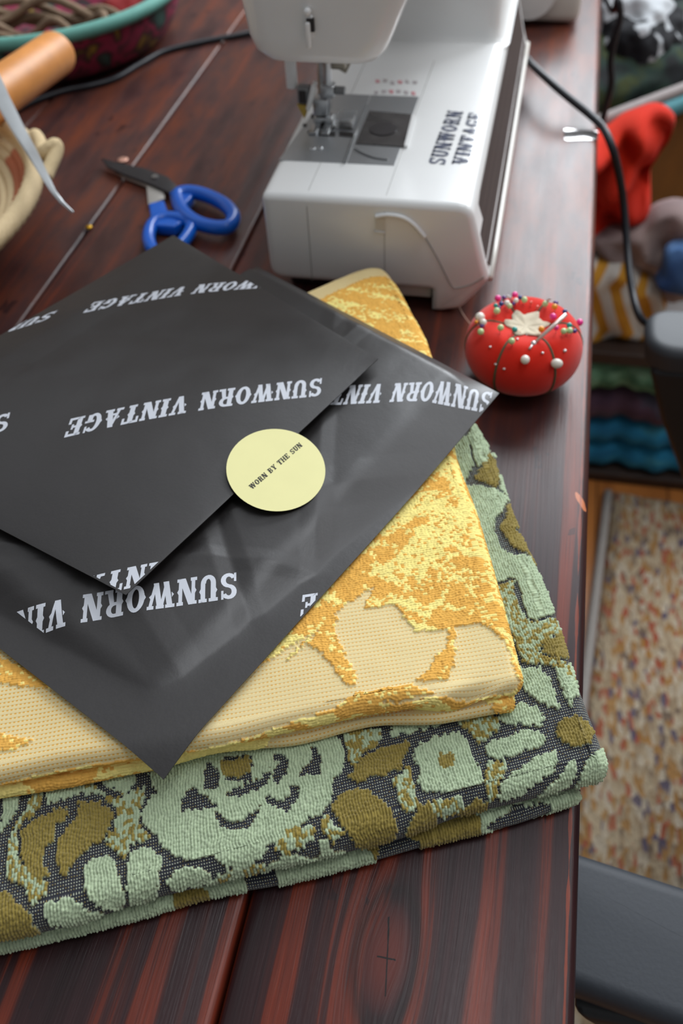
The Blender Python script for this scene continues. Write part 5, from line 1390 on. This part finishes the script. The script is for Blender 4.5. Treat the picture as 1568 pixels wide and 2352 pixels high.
# things heaped on the shelf top
def mat_stripe():
    t = NT('yellow_white_stripes'); co = t.obj(); sep = t.n('ShaderNodeSeparateXYZ'); t.L(co, sep.inputs[0])
    zig = t.math('PINGPONG', sep.outputs[2], 0.075)
    s = t.math('SINE', t.math('MULTIPLY', t.math('ADD', sep.outputs[0], t.math('MULTIPLY', zig, 0.45)), 2 * PI / 0.036))
    m = t.math('MULTIPLY', t.math('ADD', s, 0.1), 3.0, clamp=True)
    t.color(t.mix(m, srgb(214, 208, 198), srgb(206, 146, 46))).set(Roughness=0.95); t.bump(t.noise(co, 700, 3), 0.4, 0.002); return t.m
def drape(name, outline_px, Yf, depth, mat, label, cat='cloth', amp=0.012, seed=1, lean=0.0, parent=None):
    """soft heap: front surface follows an outline seen standing at depth Yf, bulging forward, closed behind"""
    pts = [PY(x, y, Yf) for x, y in outline_px]; cx_ = sum(p.x for p in pts) / len(pts); cz_ = sum(p.z for p in pts) / len(pts)
    out = catmull([(p.x, 0, p.z) for p in pts], 6, True); n = len(out); R_ = 14; V = []; F_ = []
    for k in range(R_ + 1):
        u = k / R_
        for j, p in enumerate(out):
            x = cx_ + (p.x - cx_) * u; z = cz_ + (p.z - cz_) * u
            bul = math.sqrt(max(0, 1 - u ** 7)) * depth * 0.5
            w = float(fbm(np.array([x / 0.035 + 7.1]), np.array([z / 0.06]), seed, 2)[0] - 0.5) * amp * 3 * min(1, (1 - u) * 4 + 0.3) + amp * 0.5 * math.sin(x / 0.012 + 3 * math.sin(z / 0.03 + seed)) * min(1, (1 - u) * 4)
            V.append((x, Yf + depth * 0.5 - bul + w + lean * (z - cz_), z))
    for k in range(R_):
        for j in range(n): a = k * n + j; b = k * n + (j + 1) % n; F_.append((a, b, b + n, a + n))
    nb = len(V)
    for k in (R_, 10, 5, 0):
        if k == R_: continue
        u = k / R_
        for j, p in enumerate(out):
            x = cx_ + (p.x - cx_) * u; z = cz_ + (p.z - cz_) * u
            V.append((x, Yf + depth * 0.5 + math.sqrt(max(0, 1 - u ** 2)) * depth * 0.5 + lean * (z - cz_), z))
    lay = [R_ * n, nb, nb + n, nb + 2 * n]
    for a0_, b0_ in zip(lay, lay[1:]):
        for j in range(n): F_.append((a0_ + j, a0_ + (j + 1) % n, b0_ + (j + 1) % n, b0_ + j))
    me = bpy.data.meshes.new(name); me.from_pydata(V, [], F_); me.update()
    o = link(name, me, mat, parent)
    b_ = bmesh.new(); b_.from_mesh(me); bmesh.ops.remove_doubles(b_, verts=b_.verts, dist=1e-5); bmesh.ops.recalc_face_normals(b_, faces=b_.faces); b_.to_mesh(me); b_.free()
    if label: tag(o, label, cat)
    return o
drape('striped_cloth', ((1300, 600), (1375, 605), (1440, 620), (1500, 660), (1540, 700), (1530, 760), (1500, 806), (1400, 806), (1300, 806)), YS + 0.03, 0.16, mat_stripe(), 'yellow and white striped cloth heaped on the shelf top', seed=3)
GREYPINK = mat_cloth('greyed_pink_cloth', [(0.3, srgb(92, 80, 84)), (0.5, srgb(150, 130, 126)), (0.7, srgb(172, 150, 142))], (6, 6, 9))
drape('crumpled_cloth', ((1340, 560), (1400, 560), (1470, 545), (1520, 510), (1600, 500), (1680, 560), (1640, 700), (1540, 715), (1450, 650), (1370, 608)), YS + 0.04, 0.10, GREYPINK, 'crumpled dusty pink and grey cloth above the striped cloth', seed=5, amp=0.02)
DENIM = mat_cloth('mid_blue_cloth', [(0.3, srgb(44, 76, 130)), (0.6, srgb(84, 122, 172)), (0.8, srgb(120, 150, 190))], (12, 12, 14))
drape('crumpled_cloth', ((1528, 600), (1560, 585), (1640, 590), (1700, 640), (1640, 690), (1560, 690), (1505, 672), (1520, 645)), YS + 0.00, 0.07, DENIM, 'crumpled blue cloth above the black armrest', seed=6)
ORANGE = mat_cloth('bright_orange_red_cloth', [(0.3, srgb(170, 22, 0)), (0.6, srgb(205, 36, 0)), (0.8, srgb(222, 48, 4))], (9, 9, 12))
drape('draped_cloth', ((1300, 335), (1380, 325), (1440, 292), (1510, 272), (1552, 300), (1546, 352), (1512, 405), (1496, 440), (1492, 525), (1440, 548), (1380, 568), (1300, 560)), YS + 0.07, 0.10, ORANGE, 'bright orange-red cloth bunched over the basket rim', seed=11, amp=0.045)
# tall basket with teal rim behind
OCH = mat_cloth('ochre_canvas', [(0.3, srgb(106, 66, 14)), (0.6, srgb(128, 80, 20)), (0.8, srgb(140, 92, 30))], (10, 10, 6))
tb = empty('canvas_basket', (0.25, YS + 0.40, zt), 'ochre canvas basket with teal and grey rim, full of dark cloths', 'basket')
zr = PY(1470, 272, YS + 0.24).z
ra = P(1392, 306, zr); rb = P(1568, 236, zr)
_u = Vector(((rb - ra).x, (rb - ra).y)).normalized(); _n = Vector((-_u.y, _u.x)); _a = Vector((ra.x, ra.y))
_cor = [_a - _u * 0.06, _a + _u * 0.50, _a + _u * 0.50 + _n * 0.30, _a - _u * 0.06 + _n * 0.30]
bring = rounded([tuple(c_) for c_ in _cor], 0.05, 8)
# even spacing along the sides keeps the rim tube smooth
_bp = []
for i_ in range(len(bring)):
    p_, q_ = Vector(bring[i_]), Vector(bring[(i_ + 1) % len(bring)]); n_ = max(1, int((q_ - p_).length / 0.02))
    for k_ in range(n_): _bp.append(p_.lerp(q_, k_ / n_))
bc = (_cor[0] + _cor[1] + _cor[2] + _cor[3]) / 4
secs = []
for s_, z_ in ((0.90, zt + 0.001), (0.92, zt + 0.05), (0.98, zr - 0.02), (1.0, zr), (0.97, zr), (0.94, zr - 0.05), (0.88, zt + 0.06), (0.86, zt + 0.02)):
    secs.append([(bc.x + (p_.x - bc.x) * s_, bc.y + (p_.y - bc.y) * s_, z_) for p_ in _bp])
loft('wall', secs, OCH, tb)
tube('rim', [(p_.x, p_.y, zr) for p_ in _bp], 0.014, simple('teal_rim_cloth', srgb(74, 132, 140), 0.8, var=0.12), tb, closed=True, seg=12)
tube('rim_binding', [(bc.x + (p_.x - bc.x) * 0.965, bc.y + (p_.y - bc.y) * 0.95, zr + 0.018) for p_ in _bp], 0.009, simple('grey_rim_cloth', srgb(140, 132, 130), 0.8), tb, closed=True, seg=12)
adopt(tb)
LEAF = mat_cloth('dark_leaf_print', [(0.34, srgb(16, 20, 22)), (0.46, srgb(34, 54, 46)), (0.56, srgb(60, 66, 30)), (0.66, srgb(44, 92, 84)), (0.8, srgb(20, 26, 26))], (18, 18, 18), 2)
bm = bmesh.new(); bmesh.ops.create_icosphere(bm, subdivisions=5, radius=1.0)
for v in bm.verts:
    n_ = float(fbm(np.array([v.co.x * 2.2 + 4]), np.array([v.co.y * 2.2 + v.co.z]), 5, 3)[0])
    w_ = _u * (v.co.x * 0.235) + _n * (v.co.y * 0.125); v.co = Vector((w_.x, w_.y, v.co.z * 0.075)) * (0.86 + 0.28 * n_)
bmesh.ops.translate(bm, vec=(bc.x, bc.y, zr - 0.005), verts=bm.verts)
tag(frombm('leaf_print_cloth', bm, LEAF), 'dark green leaf printed cloth heaped in the canvas basket', 'cloth')
def mat_bw():
    t = NT('black_white_print'); n = t.noise(t.obj(), 15.0, 1.0, 0.4, 1.2)
    t.color(t.ramp(n, [(0.515, srgb(10, 12, 18)), (0.54, srgb(176, 180, 184))])).set(Roughness=0.9); return t.m
bm = bmesh.new(); bmesh.ops.create_icosphere(bm, subdivisions=5, radius=1.0)
for v in bm.verts:
    n_ = float(fbm(np.array([v.co.x * 3 + 9]), np.array([v.co.y * 3 + v.co.z]), 15, 3)[0])
    v.co = Vector((v.co.x * 0.082, v.co.y * 0.10, v.co.z * 0.072)) * (0.8 + 0.4 * n_)
c = PY(1440, 92, bc.y - 0.02)
bmesh.ops.translate(bm, vec=(c.x + 0.005, c.y, c.z), verts=bm.verts)
tag(frombm('printed_cloth', bm, mat_bw()), 'black and white printed cloth bunched on top of the leaf printed one', 'cloth')

# ------------------------------------------------------------------ office chair, its two armrests reaching towards the table
ch = empty('office_chair', (0.36, 0.50, FZ), 'black office chair pushed sideways against the right table edge, armrests showing', 'chair')
SEATM = simple('charcoal_vinyl', srgb(42, 47, 54), 0.6, var=0.06, scale=400, bump=0.2)
PADM = simple('dark_grey_armrest_vinyl', srgb(56, 60, 65), 0.55, var=0.05, scale=400, bump=0.15)
def pad(pxs, z, th, name, mat):
    c_ = [(P(*q, z).x, P(*q, z).y) for q in pxs]
    poly = rounded(c_, [0.022 if p[0] < 0.09 else 0.004 for p in c_], 6)
    secs = []
    for k in range(6):
        a = PI / 2 * k / 5; secs.append([(p[0], p[1], z - 0.010 * (1 - math.sin(a))) for p in inset(poly, 0.010 * (1 - math.cos(a)))])
    secs = [[(p[0], p[1], z - th) for p in inset(poly, 0.004)]] + [[(p[0], p[1], z - 0.010 + 0.010 * math.sin(a)) for p in inset(poly, 0.010 * (1 - math.cos(a)))] for a in [PI / 2 * k / 5 for k in range(6)]]
    return loft(name, secs, mat, ch)
def pad2(x0, x1, y0, y1, z, th, skew, name, mat):
    poly = rounded([(x0, y0), (x1, y0 + skew), (x1, y1 + skew), (x0, y1)], [0.03, 0.014, 0.014, 0.03], 8)
    secs = [[(p[0], p[1], z - th) for p in inset(poly, 0.004)]] + [[(p[0], p[1], z - 0.010 + 0.010 * math.sin(a)) for p in inset(poly, 0.010 * (1 - math.cos(a)))] for a in [PI / 2 * k / 5 for k in range(6)]]
    return loft(name, secs, mat, ch)
zA = -0.13
n0, n1 = P(1345, 1956, zA), P(1568, 2028, zA); m0, m1 = P(1340, 2278, zA), P(1568, 2348, zA)
sl = (n1.y - n0.y) / (n1.x - n0.x)
pad2(-0.05, 0.26, m0.y + sl * (-0.05 - m0.x), n0.y + sl * (-0.05 - n0.x), zA, 0.03, sl * 0.31, 'armrest_pad', SEATM)
u0, u1 = P(1489, 760, zA), P(1530, 704, zA); v0 = P(1530, 806, zA)
pad2(u0.x - 0.002, u0.x + 0.26, v0.y, u1.y, zA, 0.028, 0.004, 'armrest_pad', PADM)
# supports
prism('armrest_support', [(u0.x + 0.006, zA - 0.028), (u0.x + 0.20, zA - 0.028), (u0.x + 0.20, zA - 0.30), (u0.x + 0.16, zA - 0.30), (u0.x + 0.085, zA - 0.20), (u0.x + 0.030, zA - 0.09)], v0.y + 0.004, v0.y + 0.045, BLACK_PLASTIC, ch, 0.006, axis='Y')
prism('armrest_support', [(0.02, zA - 0.03), (0.26, zA - 0.03), (0.26, zA - 0.30), (0.21, zA - 0.30), (0.12, zA - 0.14)], m0.y - 0.005, m0.y + 0.035, BLACK_PLASTIC, ch, 0.006, axis='Y')
obox('seat', 0.185, 0.68, 0.235, 0.735, -0.37, -0.29, BLACK_PLASTIC, ch, 0.03, 4)
obox('seat_frame', 0.20, 0.60, 0.205, 0.775, -0.435, -0.395, BLACK_PLASTIC, ch, 0.008)
obox('backrest', 0.66, 0.72, 0.27, 0.71, -0.20, 0.30, BLACK_PLASTIC, ch, 0.025, 4)
obox('backrest_bracket', 0.60, 0.70, 0.45, 0.53, -0.43, -0.10, BLACK_PLASTIC, ch, 0.008)
ocyl('column', (0.52, 0.49, -0.42), (0.52, 0.49, -0.66), 0.025, STEEL, ch)
for k in range(5):
    a = 2 * PI * k / 5 + 0.5
    e_ = Vector((0.54 + 0.22 * math.cos(a), 0.49 + 0.24 * math.sin(a), -0.690))
    tube('base_arm', [(0.52, 0.49, -0.655), e_], [0.022, 0.014], BLACK_PLASTIC, ch, seg=10)
    uvball('castor', (e_.x, e_.y, -0.7115), 0.025, BLACK_PLASTIC, ch, 16)
adopt(ch)

c_ = [(P(*q, 0.0).x, P(*q, 0.0).y) for q in ((1294, 296), (1330, 300), (1374, 302), (1372, 322), (1330, 322), (1296, 324))]  # mirror-like scrap added to make the bright glint on the wood
tag(prism('glint_scrap', rounded(c_, 0.004, 4), 0.0002, 0.0006, simple('glint_film', srgb(210, 208, 208), 0.08, 0.85, var=0.02), None, 0.0, auto=30), 'small glossy scrap added to make the bright highlight near the right table edge', 'tape')
